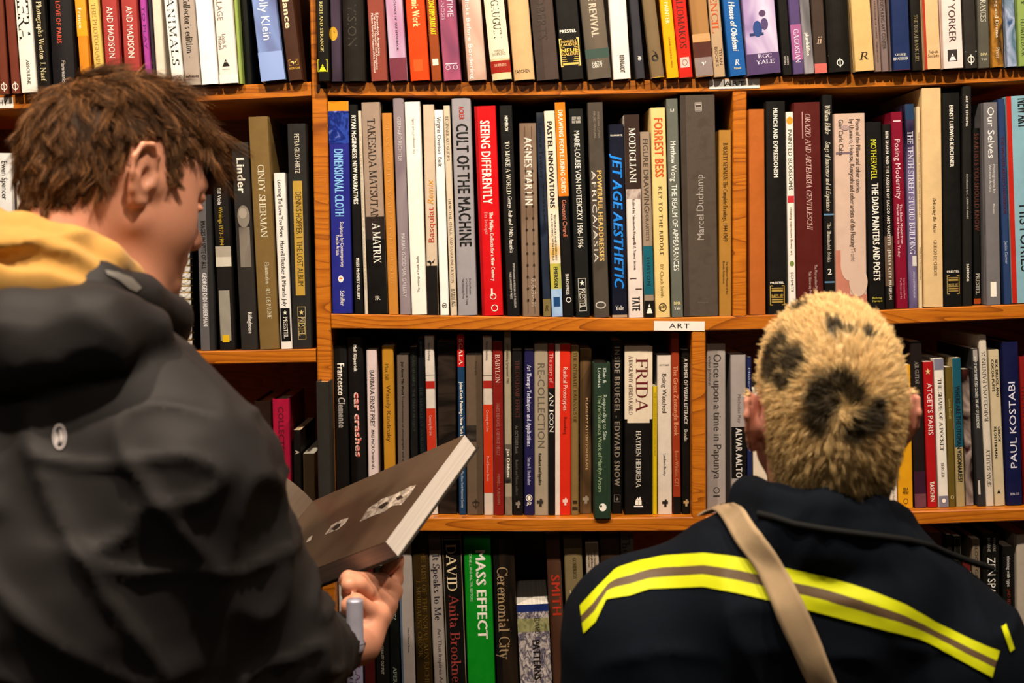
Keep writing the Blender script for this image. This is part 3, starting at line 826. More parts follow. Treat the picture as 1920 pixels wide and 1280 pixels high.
mid(692, 727, 584, 677, 192, '#a8907c', 'h', 'book with a taupe upper half and black lower half, wide spaced serif title', [('TAKESADA MATSUTANI', 222, 415, .5, .4, '#3a2e26', 's'), ('A MATRIX', 415, 490, .56, .4, W_, 's'), ('JR', 551, 558, .5, .3, W_, 'hs')], B=[(403, 450, art(['#2a2220', '#3a302c', '#1a1614'], 6)), (445, 584, '#171210')])
mid(729, 747, 587, 716, 212, '#c8873a', 'p', 'plain amber spine with faded lettering', [('SEAN SCULLY: WALLS AND SOUNDS', 230, 530, .5, .34, '#d89a52', 's')])
mid(750, 771, 589, 736, 182, art(['#857478', '#988888', '#7c6c72'], 14, (1, 1, .5)), 'h', 'tall marbled grey violet spine with pale capitals', [('GERHARD RICHTER', 217, 300, .5, .34, '#c8bcb8'), ('MARIAN GOODMAN GALLERY', 436, 556, .5, .32, '#d8ccc8')])
mid(772, 801, 590, 758, 191, '#f4ead9', 'h', 'wide white hardback with tiny pale lettering reading upward', [('The paintings of Frank Stella', 222, 288, .5, .14, '#b0a490', 'u'), ('The writings of Frank Stella', 480, 548, .5, .14, '#6a6054', 'u')])
mid(802, 822, 591, 793, 196, '#d3bba0', 'p', 'beige spine with orange and red lettering reading upward, black foot', [('Basquiat', 388, 454, .5, .52, '#b8452a', 'u'), ('Remix', 336, 382, .5, .52, '#d89428', 'ui')], B=[(498, 591, '#1f1a16')], M=[('bird', 492, .4, 16, 14, '#1f1a16')])
mid(825, 842, 591, 813, 206, '#f7efe2', 'p', 'slim white spine with thin black lettering near its head', [('Virginia Overton  Built', 219, 312, .5, .46, '#2c2620'), ], M=[('ring', 573, .5, 9, 10, '#3a342c'), ('rect', 573, .5, 5, 1.5, '#3a342c')])
mid(845, 857, 591, 831, 198, '#d9c4a8', 'p', 'thin beige spine beside the silver grey book with heavy capitals', [('BEGINNER ART GUIDES', 218, 300, .5, .44, '#5a4c3c', 's'), ('CHARCOAL, CHALK, AND SANGUINE CRAYON', 372, 530, .5, .4, '#6a5844', 's'), ('BARRONS', 541, 574, .5, .6, '#1c1814', 'sb')])
mid(859, 895, 592, 846, 181, '#a39b9b', 'h', 'silver grey book with heavy black condensed capitals down its spine', [('CULT OF THE MACHINE', 229, 461, .5, .6, '#1a1614', 'b'), ('ACKER', 196, 221, .5, .24, '#b83a2c', 'b'), ('Fine Arts Museums', 522, 552, .68, .1, '#4a4440'), ('of San Francisco de Young', 522, 572, .5, .1, '#4a4440'), ('Yale University Press', 522, 560, .32, .1, '#4a4440')])
mid(904, 944, 592, 889, 199, '#d4121a', 'h', 'bright red book with white condensed capitals, middle shelf', [('SEEING DIFFERENTLY', 226, 382, .46, .42, W_, 'b'), ('The Phillips Collects for a New Century', 397, 527, .6, .16, W_, 'b'), ('Elsa Smithgall', 397, 438, .36, .14, '#f0a8a0')], B=[(199, 592, '#a50d16', 0, .14)], M=[('ring', 556, .55, 12, 12, W_), ('ring', 578, .6, 13, 13, W_), ('rect', 548, .5, 3, 14, W_)])
mid(951, 975, 594, 936, 198, '#1d1a18', 'h', 'black jacket with cream serif capitals, beside the bright red book', [('TO MAKE A WORLD', 265, 364, .5, .34, '#f0e4cc', 's'), ('George Ault and 1940s America', 368, 474, .55, .3, W_, 'si'), ('NEMEROV', 217, 246, .5, .24, W_, 'b'), ('SMITHSONIAN AMERICAN ART MUSEUM', 494, 578, .66, .15, '#d8ccc0'), ('YALE UNIVERSITY PRESS', 510, 562, .38, .15, '#d8ccc0')])
mid(980, 1012, 593, 973, 231, art(['#7c6450', '#8c7460', '#86705a'], 10), 'h', 'brown spine with a grid of dark dots and pale capitals', [('AGNES MARTIN', 257, 384, .5, .44, '#e8d8c4', 'b'), ('GUGGENHEIM', 522, 574, .66, .24, '#c8b49c')], M=[('rect', 412, .33, .8, 350, '#4c3a2c'), ('rect', 412, .72, .8, 350, '#4c3a2c')] + [('disc', y, u, 4, 4, '#33261c') for y in (278, 320, 341, 362, 386, 408, 430, 456, 474, 496, 518, 540, 562) for u in (.34, .72)])
mid(1016, 1033, 593, 1002, 211, art(['#232a38', '#343c4c', '#2a2f3a', '#4a4a48'], 12), 'p', 'dim blue grey spine with dark serif lettering and an olive foot', [('Lenore Tawney', 229, 334, .5, .5, '#12141c', 's'), ('MIRROR OF THE UNIVERSE', 344, 430, .6, .24, '#14161c'), ('R', 572, 582, .5, .5, '#2a2418', 'hsi')], B=[(560, 593, '#857346')])
mid(1035, 1055, 592, 1020, 208, '#ead7bd', 'p', 'cream spine with spaced black capitals and a rainbow watercolour foot', [('PASTEL INNOVATIONS', 227, 388, .45, .44, '#2a241e', 'b'), ('TECHNIQUES AND EXERCISES', 400, 486, .62, .16, '#4a4036'), ('FOR PAINTING WITH PASTELS', 400, 486, .34, .16, '#4a4036'), ('EMERSON', 498, 537, .5, .34, '#243038', 'b')], B=[(385, 492, art(['#d8b060', '#ead7bd', '#e8dcc0'], 16)), (492, 548, art(['#8aa050', '#c8b850', '#5a8a70'], 16)), (540, 592, art(['#4a7cb0', '#a8c0d8', '#3a64a0'], 12))], M=[('rect', 564, .5, 12, 18, '#1c4a78')])
mid(1057, 1076, 592, 1040, 192, '#191513', 'p', 'spine with an orange upper part and black lower part', [('DRAWING PEOPLE USING GRIDS', 206, 360, .5, .42, '#f6e8cc', 'b'), ('Giovanni Civardi', 373, 442, .5, .42, '#e0886a'), ('SEARCH PRESS', 511, 550, .5, .3, W_)], B=[(192, 366, '#e8801a')], M=[('ring', 560, .55, 10, 10, W_)])
mid(1080, 1107, 594, 1066, 204, '#20201c', 'h', 'black book with tall thin white capitals and a framed star logo', [('MARIE-LOUISE VON MOTESICZKY 1906-1996', 245, 463, .5, .36, W_), ('JEREMY ADLER', 219, 224, .5, .6, '#e8dcc8', 'hb'), ('BIRGIT SANDER', 226, 231, .5, .6, '#e8dcc8', 'hb'), ('PRESTEL', 540, 577, .5, .4, W_, 's')], M=[('frame', 552, .5, 15, 62, '#c8c0b0'), ('star', 530, .5, 10, 12, W_)])
mid(1114, 1143, 595, 1101, 192, art(['#4e453b', '#594f44', '#544a40'], 20), 'h', 'wide brownish grey cloth book with yellow and white capitals', [('POWERFUL HEADDRESSES', 319, 489, .62, .3, '#e4bc70', 'b'), ('AFRICA/ASIA', 319, 491, .26, .28, '#d8ccbc', 't'), ('ANNE VAN CUTSEM', 209, 258, .68, .14, '#988a7a'), ('MAURO MAGLIANI', 209, 258, .42, .14, '#988a7a')], M=[('ring', 572, .45, 20, 14, '#c8bcae')])
mid(1148, 1176, 592, 1141, 233, '#161a2c', 'h', 'navy book with electric blue slanted capitals', [('JET AGE AESTHETIC', 287, 538, .5, .6, '#1c8ce0', 'bi'), ('SCHWARTZ', 252, 255, .5, .8, W_, 'hb'), ('Yale', 570, 578, .5, .55, W_, 'hs')], B=[(587, 593, '#b89878')])
mid(1179, 1207, 596, 1170, 215, '#e4d2c4', 'h', 'book with a dark brown upper part and white lower part, serif title', [('MODIGLIANI', 240, 342, .5, .42, W_, 's'), ('Edited by Simonetta Fraquelli & Nancy Ireson', 373, 506, .5, .17, '#4a3c34', 's'), ('TATE', 556, 583, .5, .5, '#28201c', 'b')], B=[(215, 358, '#3f2d25'), (354, 372, art(['#6a5446', '#c8b4a6', '#3f2d25'], 40))], M=[('rect', 522, .35, 12, 2, '#5a463c'), ('rect', 542, .7, 12, 2, '#5a463c')])
mid(1209, 1227, 595, 1200, 247, '#a08a74', 'p', 'taupe spine with dark capitals over a teal block, black foot', [('FIGURE DRAWING', 260, 395, .5, .52, '#54483c'), ('FOR ARTISTS', 397, 450, .5, .34, '#6a5c4e'), ('HUSTON', 482, 534, .5, .34, '#14282c', 't')], B=[(460, 552, '#1a6470'), (563, 595, '#191512')], M=[('tri', 578, .5, 11, 18, W_)])
mid(1229, 1257, 594, 1219, 202, '#e3c584', 'h', 'soft yellow book with orange red capitals at its head', [('FORREST BESS', 221, 331, .5, .54, '#d05a20', 'b'), ('KEY TO THE RIDDLE', 349, 477, .52, .24, '#3a3020', 't'), ('BY Chuck Smith', 494, 556, .5, .22, '#9a7c48'), ('pH', 571, 577, .5, .34, '#2a2418', 'hb')], M=[('ring', 575, .5, 15, 16, '#5a4a2c')])
mid(1260, 1281, 596, 1249, 185, '#6c6c60', 'p', 'grey green spine with long thin white lettering', [('Matthew Wong  THE REALM OF APPEARANCES', 264, 508, .5, .46, '#f4ecdc'), ('LI', 204, 209, .5, .3, W_, 'h'), ('DMA', 567, 573, .5, .6, '#e8d490', 'hb'), ('Yale', 576, 582, .5, .6, W_, 'hs')])
mid(1283, 1347, 596, 1275, 175, art(['#55493f', '#5d5146', '#594d43'], 60), 'b', 'very wide grey brown cloth slipcase with silver lettering reading upward', [('Marcel Duchamp', 326, 450, .52, .2, '#b0a498', 'u'), ('Gestaltung und', 569, 571, .55, .3, '#8a7e72', 'h')], B=[(175, 596, '#4a3f36', 0, .16)], M=[('plate', 198, .52, 13, 17, '#c0b4a6')])
mid(1349, 1372, 593, 1348, 244, '#b07f38', 'p', 'mustard spine with small black lettering against the divider', [('BARNETT NEWMAN: The Complete Drawings, 1944-1969', 268, 452, .5, .34, '#3a2810', 's'), ('The Baltimore Museum of Art', 490, 552, .62, .16, '#4a3414'), ('Brenda Richardson', 490, 532, .36, .16, '#4a3414')])
# ---- middle shelf, past the divider
LAST.pop('B')
G = 'art books on the middle shelf past the divider'
mid(1406, 1436, 593, 1403, 205, '#b8672a', 'h', 'blank orange brown book, the first past the divider')
mid(1440, 1477, 592, 1435, 190, '#1a1714', 'h', 'wide black book with white capitals and a gold foot plate, middle shelf', [('MUNCH AND EXPRESSIONISM', 203, 333, .48, .22, W_, 'b'), ('PRESTEL', 531, 535, .48, .7, W_, 'hb'), ('NEUE', 555, 561, .48, .58, '#b8964c', 'hb')], M=[('plate', 557, .48, 28, 38, '#b8964c')])
mid(1479, 1493, 588, 1473, 210, '#ece0d0', 'p', 'slim white spine with tiny flower pictures between black and maroon', [('PAINTED BLOSSOMS', 243, 356, .5, .5, '#3a322c'), ('creating expressive flower art', 388, 478, .5, .28, '#8c4a40'), ('SCHMITT', 510, 548, .5, .36, '#4a4038')], M=[('disc', 226, .5, 12, 14, '#d89a2c'), ('rect', 373, .5, 12, 13, '#c83038'), ('disc', 494, .5, 8, 10, '#7a8a40')])
mid(1495, 1545, 590, 1487, 192, '#5d1f1a', 'h', 'very wide maroon jacket with thin pale capitals', [('ORAZIO AND ARTEMISIA GENTILESCHI', 214, 434, .52, .2, '#d8b0a4', 'si'), ('The Metropolitan Museum', 500, 560, .72, .1, '#c8a89c'), ('Yale University Press', 512, 560, .5, .1, '#c8a89c')], M=[('rect', 235, .32, 2, 50, '#c09088')])
mid(1547, 1566, 590, 1541, 178, '#191614', 'p', 'slim black spine with cream script lettering and thin blue lines', [('William Blake', 198, 252, .5, .5, '#e8dcc4', 'si'), ('Songs of Innocence and of Experience', 266, 398, .5, .46, '#e0d4bc', 'si'), ('The Illuminated Books', 420, 495, .5, .36, '#d0c4b0', 's'), ('2', 508, 519, .5, .4, W_, 'h')], B=[(403, 406, '#6a8ca8'), (532, 535, '#6a8ca8')])
mid(1568, 1626, 590, 1563, 213, '#d3b49f', 'h', 'very wide pinkish cream book with three lines of small grey lettering', [('Poem of the Pillow and other stories', 224, 364, .76, .15, '#5a4a40'), ('by Utamaro, Hokusai, Kuniyoshi and other artists of the Floating World', 224, 496, .56, .15, '#5a4a40'), ('Gian Carlo Calza', 224, 292, .22, .15, '#5a4a40')], B=[(560, 590, '#c4806a'), (510, 561, '#c4806a', 0, .45), (474, 511, '#c4806a', 0, .16)], M=[('disc', 500, .42, 32, 66, '#d3b49f'), ('disc', 536, .72, 36, 56, '#d3b49f'), ('rect', 288, .3, 30, 4, '#806a70'), ('disc', 240, .36, 16, 10, '#b0948c')])
mid(1630, 1660, 584, 1622, 229, '#171412', 'h', 'black book with a yellow word then bold white capitals', [('MOTHERWELL', 262, 337, .46, .36, '#d8d040'), ('THE DADA PAINTERS AND POETS', 344, 529, .5, .4, W_, 'b'), ('Belknap', 560, 564, .5, .6, '#c8b848', 'h'), ('Harvard', 566, 570, .5, .6, '#c8b848', 'h')])
mid(1661, 1677, 584, 1654, 233, '#1d1814', 'p', 'narrow spine, black above and brown below, with spaced white capitals', [('BEN SHAHN AND THE PASSION OF SACCO AND VANZETTI', 246, 462, .5, .34, '#e8dccc', 'bt'), ('-JERSEY CITY MUSEUM', 468, 566, .55, .34, '#e0d4c4', 'bt')], B=[(445, 540, '#6c5644')])
mid(1680, 1703, 582, 1668, 210, '#8a1230', 'p', 'crimson book with thin white lettering', [('Posing Modernity', 261, 374, .48, .44, '#f0d0d0'), ('The Black Model from', 384, 460, .62, .2, '#f0d0d0'), ('Manet and Matisse to Today', 384, 484, .34, .2, '#f0d0d0'), ('Yale University Press', 524, 564, .7, .13, '#e0a8b0'), ('The Miriam and Ira', 524, 564, .4, .13, '#e0a8b0')], M=[('rect', 227, .5, 14, 2.5, '#f0c8c8')])
mid(1705, 1721, 582, 1697, 195, art(['#2a2438', '#5a4c6c', '#8a7c9c', '#3a3048'], 12, (1, 1, .5)), 'p', 'dusky violet photograph spine with tall white serif capitals', [('THE TENTH STREET STUDIO BUILDING', 246, 478, .5, .62, '#ece4ec', 's'), ('AMON CARTER MUSEUM', 512, 562, .6, .2, '#d8ccdc')], B=[(195, 225, '#2c4460')], M=[('rect', 492, .7, 8, 20, '#d8ccc4')])
mid(1723, 1730, 580, 1718, 200, '#e6cba0', 'p', 'thin cream spine with tiny brown lettering beside the violet spine', [('THE INTERNATIONAL REVIEW OF AFRICAN AMERICAN ART', 248, 408, .5, .4, '#a8895c'), ('TRIBUTE TO GORDON', 464, 526, .5, .4, '#a8895c')])
mid(1732, 1769, 579, 1727, 165, '#e2bf8c', 'h', 'wide cream jacket with torn head and small lettering reading upward', [('GIORGIO DE CHIRICO', 452, 520, .6, .17, '#7a6040', 's'), ('Betraying the Muse', 372, 438, .6, .17, '#5a4428', 'si')], sides='#d8b27a')
mid(1771, 1804, 576, 1766, 174, '#171512', 'h', 'wide black book with bold white capitals and gold foot plate, by the grey spine', [('ERNST LUDWIG KIRCHNER', 197, 313, .5, .22, W_, 'b'), ('PRESTEL', 508, 512, .5, .7, W_, 'hb'), ('NEUE', 533, 539, .5, .54, '#a88c4c', 'hb')], M=[('plate', 535, .5, 24, 36, '#a88c4c')])
mid(1806, 1823, 576, 1804, 160, '#26231f', 'p', 'tall charcoal spine with small white capitals', [('ART OF ETHIOPIA', 179, 236, .5, .26, W_, 'bt'), ('Introduction by C. GRIFFITH MANN', 326, 410, .5, .22, '#c8c0b4'), ('SAM FOGG', 496, 529, .5, .28, W_, 'b')])
mid(1826, 1839, 574, 1824, 240, '#161411', 'p', 'dark spine with brick red capitals in the shade, orange at its foot', [('50 ARTISTS YOU SHOULD KNOW', 250, 434, .5, .7, '#5a2c20', 'b'), ('PRESTEL', 514, 554, .55, .5, '#d8ccb8', 's')], B=[(562, 572, '#a8501c')], off=.014)
mid(1848, 1877, 572, 1841, 192, '#7d7674', 'h', 'grey book with big thin white lettering and a white square logo', [('Our Selves', 201, 296, .5, .44, '#f4ece4'), ('Photographs by', 308, 362, .66, .18, '#e0d8d0'), ('Women Artists', 308, 360, .4, .18, '#e0d8d0'), ('Meister', 382, 402, .6, .15, '#e0d8d0')], M=[('rect', 543, .48, 11, 28, W_)])
mid(1880, 1896, 571, 1867, 186, '#33476e', 'p', 'slate blue spine with maroon capitals beside the grey book', [("THE WILDLIFE ARTIST'S HANDBOOK", 256, 402, .5, .4, '#5c2436', 'b'), ('Jackie Garner', 452, 495, .5, .4, '#b8c0d0')])
mid(1898, 1944, 570, 1886, 180, '#8fb4bc', 'h', 'wide pale blue book with a red edge and large black capitals', [('HISTORIES', 385, 510, .62, .46, '#1e2224'), ('NEW ART', 185, 240, .7, .5, '#1e2224', 'b')], B=[(180, 570, '#c02c1c', 0, .2)])

# ---- middle shelf of the bay behind the brown-haired person
G = 'photography books on the middle shelf behind the brown-haired person'
def lb(*a, **k):
    k.setdefault('gp', G)
    return book('LB', *a, **k)
lb(2, 27, 668, -3, 287, '#eee6dd', 'h', 'white book with plain black lettering behind the yellow hood', [('Ewen Spencer', 302, 374, .45, .42, '#221e1a')])
lb(40, 66, 668, 29, 312, '#d4bda8', 'p', 'beige book with small capitals half hidden by the hair', [('SARTOR & HARRIS', 337, 420, .5, .28, '#4a3c32')])
lb(70, 100, 668, 64, 330, '#3a2c22', 'h', 'dark brown book mostly hidden behind the neck')
lb(377, 404, 658, 369, 365, '#33302f', 'h', 'grey edged dark book with condensed white capitals by the profile', [('IMAGES IN SPITE OF ALL', 414, 504, .38, .3, '#1c1816', 'b'), ('GEORGES DIDI-HUBERMAN', 512, 612, .38, .3, '#e4dcd4', 'b')], B=[(365, 658, '#6a6462', 0, .62)])
lb(412, 441, 658, 398, 338, art(['#1c1816', '#2a2522', '#221e1b'], 10), 'h', 'black book with yellow lettering and grey photographs, beside the dark thumb picture', [('Bill Viola', 353, 384, .42, .24, W_), ('Writings 1973-1994', 388, 460, .45, .24, '#c8a838')], B=[(462, 482, '#b0a290'), (482, 500, '#d0c4b0'), (545, 640, art(['#6a6258', '#a09686', '#4a443c'], 7), .1, .8)], M=[('rect', 636, .45, 13, 14, '#e0b41c')])
lb(452, 484, 655, 433, 267, '#37322d', 'h', 'charcoal book with white lettering above a printed grey thumb', [('Linder', 296, 362, .5, .44, W_, 'b'), ('Ridinghouse', 585, 625, .62, .24, '#e8dcd0', 'b')], B=[(425, 500, art(['#6a6056', '#8a7e70', '#5a5148'], 8), .22, .85)], M=[('disc', 405, .53, 23, 42, '#8a7e70'), ('disc', 399, .5, 15, 20, '#a89a88')])
lb(487, 524, 653, 465, 219, '#83683c', 'h', 'tall olive gold book with off-white serif capitals', [('CINDY SHERMAN', 308, 443, .52, .32, '#e4d8bc', 'sb'), ('Flammarion - JEU DE PAUME', 490, 596, .58, .2, '#dcd0b0', 's')])
lb(527, 548, 652, 513, 324, '#ece2d6', 'p', 'slim white spine with black lettering and a black star label, by the upright', [('Learning To Love You More', 337, 443, .5, .36, '#1c1814'), ('Harrell Fletcher & Miranda July', 450, 572, .52, .36, '#1c1814'), ('PRESTEL', 592, 632, .5, .36, W_, 's')], B=[(576, 638, '#15110e', .08, .92)], M=[('star', 584, .5, 9, 10, W_)])
lb(550, 585, 652, 538, 232, '#302d2a', 'h', 'dark grey hardback with a mustard label panel, against the upright', [('PETRA GILOY-HIRTZ', 251, 324, .5, .26, '#e0d4bc'), ('DENNIS HOPPER  I  THE LOST ALBUM', 358, 534, .5, .3, '#4a3c1c'), ('PRESTEL', 592, 628, .5, .34, '#d8c084', 's')], B=[(338, 552, '#c09a44', .22, .72)], M=[('frame', 604, .5, 15, 62, '#b8a070'), ('star', 584, .5, 10, 11, '#d8c084')])

# ---- lower shelf
G = 'paperbacks on the lower shelf between upright and divider'
def lo(*a, **k):
    k.setdefault('gp', G)
    return book('C', *a, **k)
lo(627, 652, 966, 621, 648, '#1b1815', 'h', 'black book with white lettering beside the charcoal block', [('Francesco', 681, 741, .5, .5, W_, 'b'), ('Clemente', 745, 802, .52, .5, '#b8b0a4', 'b')])
lo(655, 689, 966, 646, 632, '#191513', 'r', 'fat black jacket with red and white rough lettering', [('Mell Kilpatrick', 646, 696, .5, .2, W_, 'b'), ('car crashes', 735, 856, .55, .4, '#e8c8b8', 'b'), ('car crashes', 736, 857, .6, .3, '#b83428', 'b')], sides='#14100e')
lo(692, 711, 966, 687, 656, '#d9c3bb', 'p', 'pinkish white spine with black capitals behind the open book', [('BARBARA ERNST PREY', 694, 800, .5, .44, '#2a2422'), ('MASS MoCA Chronicle of a', 806, 880, .5, .3, '#3a3230')])
lo(722, 743, 966, 716, 648, '#bb8526', 'p', 'worn gold spine with brown lettering, pulled at its head', [('Max Bill', 682, 712, .4, .32, '#7a5414'), ('Wassily Kandinsky', 722, 828, .5, .36, '#6a4410')])
lo(747, 768, 966, 744, 666, '#6c5c50', 'p', 'grey brown spine with tiny lettering and a scuffed head', [('Just Above This World', 678, 740, .5, .22, '#1c1614', 'b'), ('Transformation of photographs and works', 742, 880, .5, .18, '#2a2320')])
lo(770, 784, 966, 768, 650, '#181614', 'p', 'dim black spine with green grey lettering beside the grey brown one', [('RAUSCHENBERG  THE GREAT PROJECT', 660, 810, .5, .3, '#3c443a')], off=.006)
lo(786, 802, 966, 779, 634, '#14171c', 'p', 'blue black spine with dark green serif capitals', [('THE MIRACLE OF ANALOGY', 726, 850, .4, .44, '#2f4038', 's'), ('SILVERMAN', 640, 668, .5, .26, '#8a8c88')], off=.008)
lo(804, 821, 965, 796, 629, '#d8cabb', 'p', 'white and red spine emerging above the open book', [('Marcel Duchamp', 643, 675, .45, .26, '#5a5048'), ('Crossing the Line', 778, 816, .45, .3, '#e8b0a0')], B=[(702, 703, '#4a443c'), (714, 728, '#b02c20'), (765, 900, '#c03a20')])
lo(823, 857, 965, 820, 640, art(['#241c16', '#3a2e25', '#1a1512', '#2e251e'], 18, (.4, 1, 2)), 'p', 'wide dim brown photograph spine behind the open book', off=.006)
lo(861, 874, 965, 857, 627, '#22415f', 'p', 'slim blue spine with a red head block of white capitals', [('SCALA', 635, 683, .5, .5, W_, 'sbt'), ('John Koch: Painting a New York Life', 715, 826, .5, .44, W_, 'b'), ('The New-York Historical Society', 883, 952, .5, .34, '#c0c8cc')], B=[(627, 687, '#c8201c')])
lo(876, 906, 959, 873, 666, '#6e5a48', 'p', 'taupe spine with a dark ring logo and small printed photograph', [('Photography', 676, 702, .65, .12, '#4a3c30')], B=[(794, 824, art(['#4a4038', '#2a2520', '#6a5c50'], 20)), (666, 959, '#5c4a3a', .62, 1)], M=[('ring', 939, .55, 12, 12, '#3a2e24'), ('rect', 939, .55, 1.5, 18, '#3a2e24'), ('rect', 936, .55, 14, 1.5, '#3a2e24')])
lo(908, 925, 961, 905, 630, '#d2c0ae', 'p', 'white and red spine fully in view beside the dark red one', [('Marcel Duchamp', 640, 674, .45, .26, '#5a5048'), ('Crossing the Line', 766, 806, .45, .28, '#e8b0a0'), ('David Zwirner Books', 852, 898, .45, .26, '#e8b0a0')], B=[(702, 703, '#4a443c'), (712, 726, '#a82c20'), (756, 920, '#c83c18')])
lo(926, 945, 965, 923, 640, '#872018', 'p', 'dark red spine with pale serif capitals, lower shelf', [('BABYLON', 664, 717, .5, .46, '#e8c0b0', 's'), ('JAMES BIDGOOD & GEORGE MELLY', 754, 853, .5, .3, '#c07868', 's'), ('MERRELL PUBLISHERS', 888, 946, .5, .26, '#b06a58')])
lo(947, 960, 965, 945, 622, '#a89a80', 'p', 'narrow cream spine turning to a black and white photograph', [('Self-Publishing Symposium 1965', 644, 718, .5, .36, '#5a4e40'), ('Jan Dibbets', 840, 894, .5, .4, W_, 'b')], B=[(832, 905, art(['#2a2420', '#6a5e50', '#1c1814'], 30)), (930, 965, art(['#4a4038', '#8a7c68', '#3a302a'], 26))])
lo(962, 981, 963, 960, 656, '#191512', 'p', 'black spine with dull red serif capitals', [('THE DUCHAMP EFFECT', 675, 782, .5, .4, '#6a342a', 's'), ('An OCTOBER Book', 796, 848, .4, .28, '#7a7066'), ('Buskirk and Nixon, editors', 860, 926, .4, .26, '#6a625a')], M=[('chair', 943, .5, 9, 14, '#8a8072')])
lo(983, 1001, 962, 983, 656, '#26204c', 'p', 'violet blue spine with white serif lettering', [('Art Therapy Techniques and Applications', 683, 834, .5, .42, '#e8e0f0', 's'), ('Susan I. Buchalter', 854, 906, .5, .32, '#c8c0d8', 's'), ('JKP', 938, 943, .5, .5, W_, 'hb')], M=[('ring', 930, .5, 12, 13, W_), ('disc', 930, .5, 6, 8, W_)])
lo(1002, 1028, 961, 1001, 645, '#a8977f', 'p', 'wide greyish cream spine with hollow grey capitals', [('RE-COLLECTION', 680, 836, .5, .5, '#6c6052'), ('Rinehart and Ippolito', 846, 905, .4, .22, '#2e261e', 'b')], M=[('chair', 938, .4, 12, 15, '#3c342a')])
lo(1029, 1040, 962, 1028, 645, '#191411', 'p', 'thin spine with a red head and black body, beside the white edged book', [('The story of', 662, 716, .5, .62, '#e8a898'), ('AN ICON', 734, 808, .5, .66, W_, 's')], B=[(645, 726, '#b01c18')])
lo(1041, 1070, 963, 1041, 645, '#d8321a', 'p', 'vermilion spine with a broad white edge', [('Radical Prototypes', 688, 768, .65, .26, '#f0d0c0'), ('Rosenberg', 780, 812, .65, .2, '#7a1c10')], B=[(645, 963, '#e2d2c0', 0, .3)], M=[('chair', 938, .64, 9, 14, '#e8c8b8')])
lo(1071, 1085, 962, 1071, 648, '#8b6f42', 'p', 'narrow ochre spine with dark serif capitals', [('THE INTIMATE JOURNALS OF', 660, 790, .5, .4, '#3c2c18', 's')], M=[('rect', 938, .5, 8, 6, '#3c2c18'), ('rect', 950, .5, 10, 6, '#3c2c18')])
lo(1087, 1109, 962, 1087, 654, art(['#4a3626', '#8a6844', '#2c2018', '#6a4c34'], 9, (1, 1, .6)), 'p', 'brown photograph spine partly covered by the green book', [('PLEASE PAY ATTENTION PLEASE', 745, 880, .6, .2, '#d8b080', 'b')], off=.01, M=[('chair', 936, .5, 12, 15, '#a89880')])
lo(1112, 1146, 972, 1110, 681, '#2f4130', 'h', 'dark green book standing forward on the lower shelf', [('Klein &', 690, 718, .66, .2, '#d8dccc'), ('Loveless', 690, 726, .36, .2, '#d8dccc'), ('Responding to Site', 740, 824, .66, .22, '#c8d0b8'), ('The Performance Work of Marilyn Arsem', 740, 922, .36, .22, '#a8b88c')], M=[('disc', 951, .5, 14, 15, W_), ('disc', 949, .4, 4, 5, '#2f4130')], off=-.026)
lo(1147, 1167, 964, 1147, 638, '#191613', 'p', 'black spine with widely spaced grey capitals', [('INSIDE BRUEGEL - EDWARD SNOW', 650, 912, .5, .5, '#a0907c', 'bt')], M=[('frame', 935, .5, 12, 14, '#8a8072'), ('comma', 935, .5, 5, 8, '#8a8072')], off=.008)
lo(1171, 1223, 966, 1171, 649, '#16110f', 'p', 'widest spine here, cream above with dark red serif capitals, black below', [('FRIDA', 672, 772, .62, .42, '#6a1820', 's'), ('A BIOGRAPHY of FRIDA KAHLO', 667, 777, .22, .14, '#4a3028', 's'), ('HAYDEN HERRERA', 808, 915, .5, .17, '#e8dcc8', 's')], B=[(649, 786, '#e3cfb4'), (786, 793, '#e3cfb4', .1, .9)], M=[('flame', 942, .5, 17, 20, W_)])
lo(1224, 1232, 968, 1224, 724, '#d8b818', 'p', 'thin bright yellow booklet beside the widest spine', [('THE CARTOON INTRODUCTION GUIDE', 735, 856, .5, .3, '#a08a20')])
lo(1234, 1260, 968, 1232, 666, '#dccab6', 'p', 'cream spine with small plain black lettering and a black square mark', [('OCTOBER', 683, 686, .5, .7, '#5a5046', 'h'), ('Being Watched', 701, 775, .5, .3, '#2c2620'), ('Lambert-Beatty', 852, 894, .5, .2, '#4a4238')], M=[('chair', 947, .5, 11, 14, '#2c2620')])
lo(1262, 1277, 966, 1258, 624, '#9c3c1c', 'p', 'rust orange spine, taller than its neighbours, with a black foot', [('The Great Zentangle Book', 686, 818, .5, .56, '#d88a60', 'b'), ('Beate Winkler, CZT', 846, 914, .5, .44, '#c87850', 'b')], B=[(933, 966, '#1a1512')])
lo(1279, 1297, 966, 1278, 656, '#1a1613', 'p', 'black spine with white capitals against the lower divider', [('A PRIMER OF VISUAL LITERACY', 672, 796, .5, .44, '#e8dccc', 'b'), ('Dondis', 806, 828, .5, .4, '#d8ccb8', 'b')], M=[('chair', 945, .5, 10, 13, '#c8a878')])
LAST.pop('C')
G = 'books on the lower shelf past the divider'
lo(1326, 1361, 966, 1325, 645, '#a89a90', 'p', 'greyish white book with large thin grey lettering behind the strap', [('Once upon a time in Papunya', 664, 900, .56, .4, '#4c443e'), ('Vivien Johnson', 666, 722, .16, .15, '#5c544c')], M=[('ring', 922, .5, 12, 12, '#4a423c'), ('rect', 933, .5, 12, 3, '#4a423c')])
lo(1372, 1400, 966, 1370, 665, '#a79a92', 'p', 'pale grey spine with a black band of white capitals beside the blond head', [('Nicholas Ray', 740, 794, .55, .2, '#7a7068'), ('ALVAR AALTO', 804, 899, .5, .4, '#d8ccc0', 'b')], B=[(802, 900, '#15110f')])
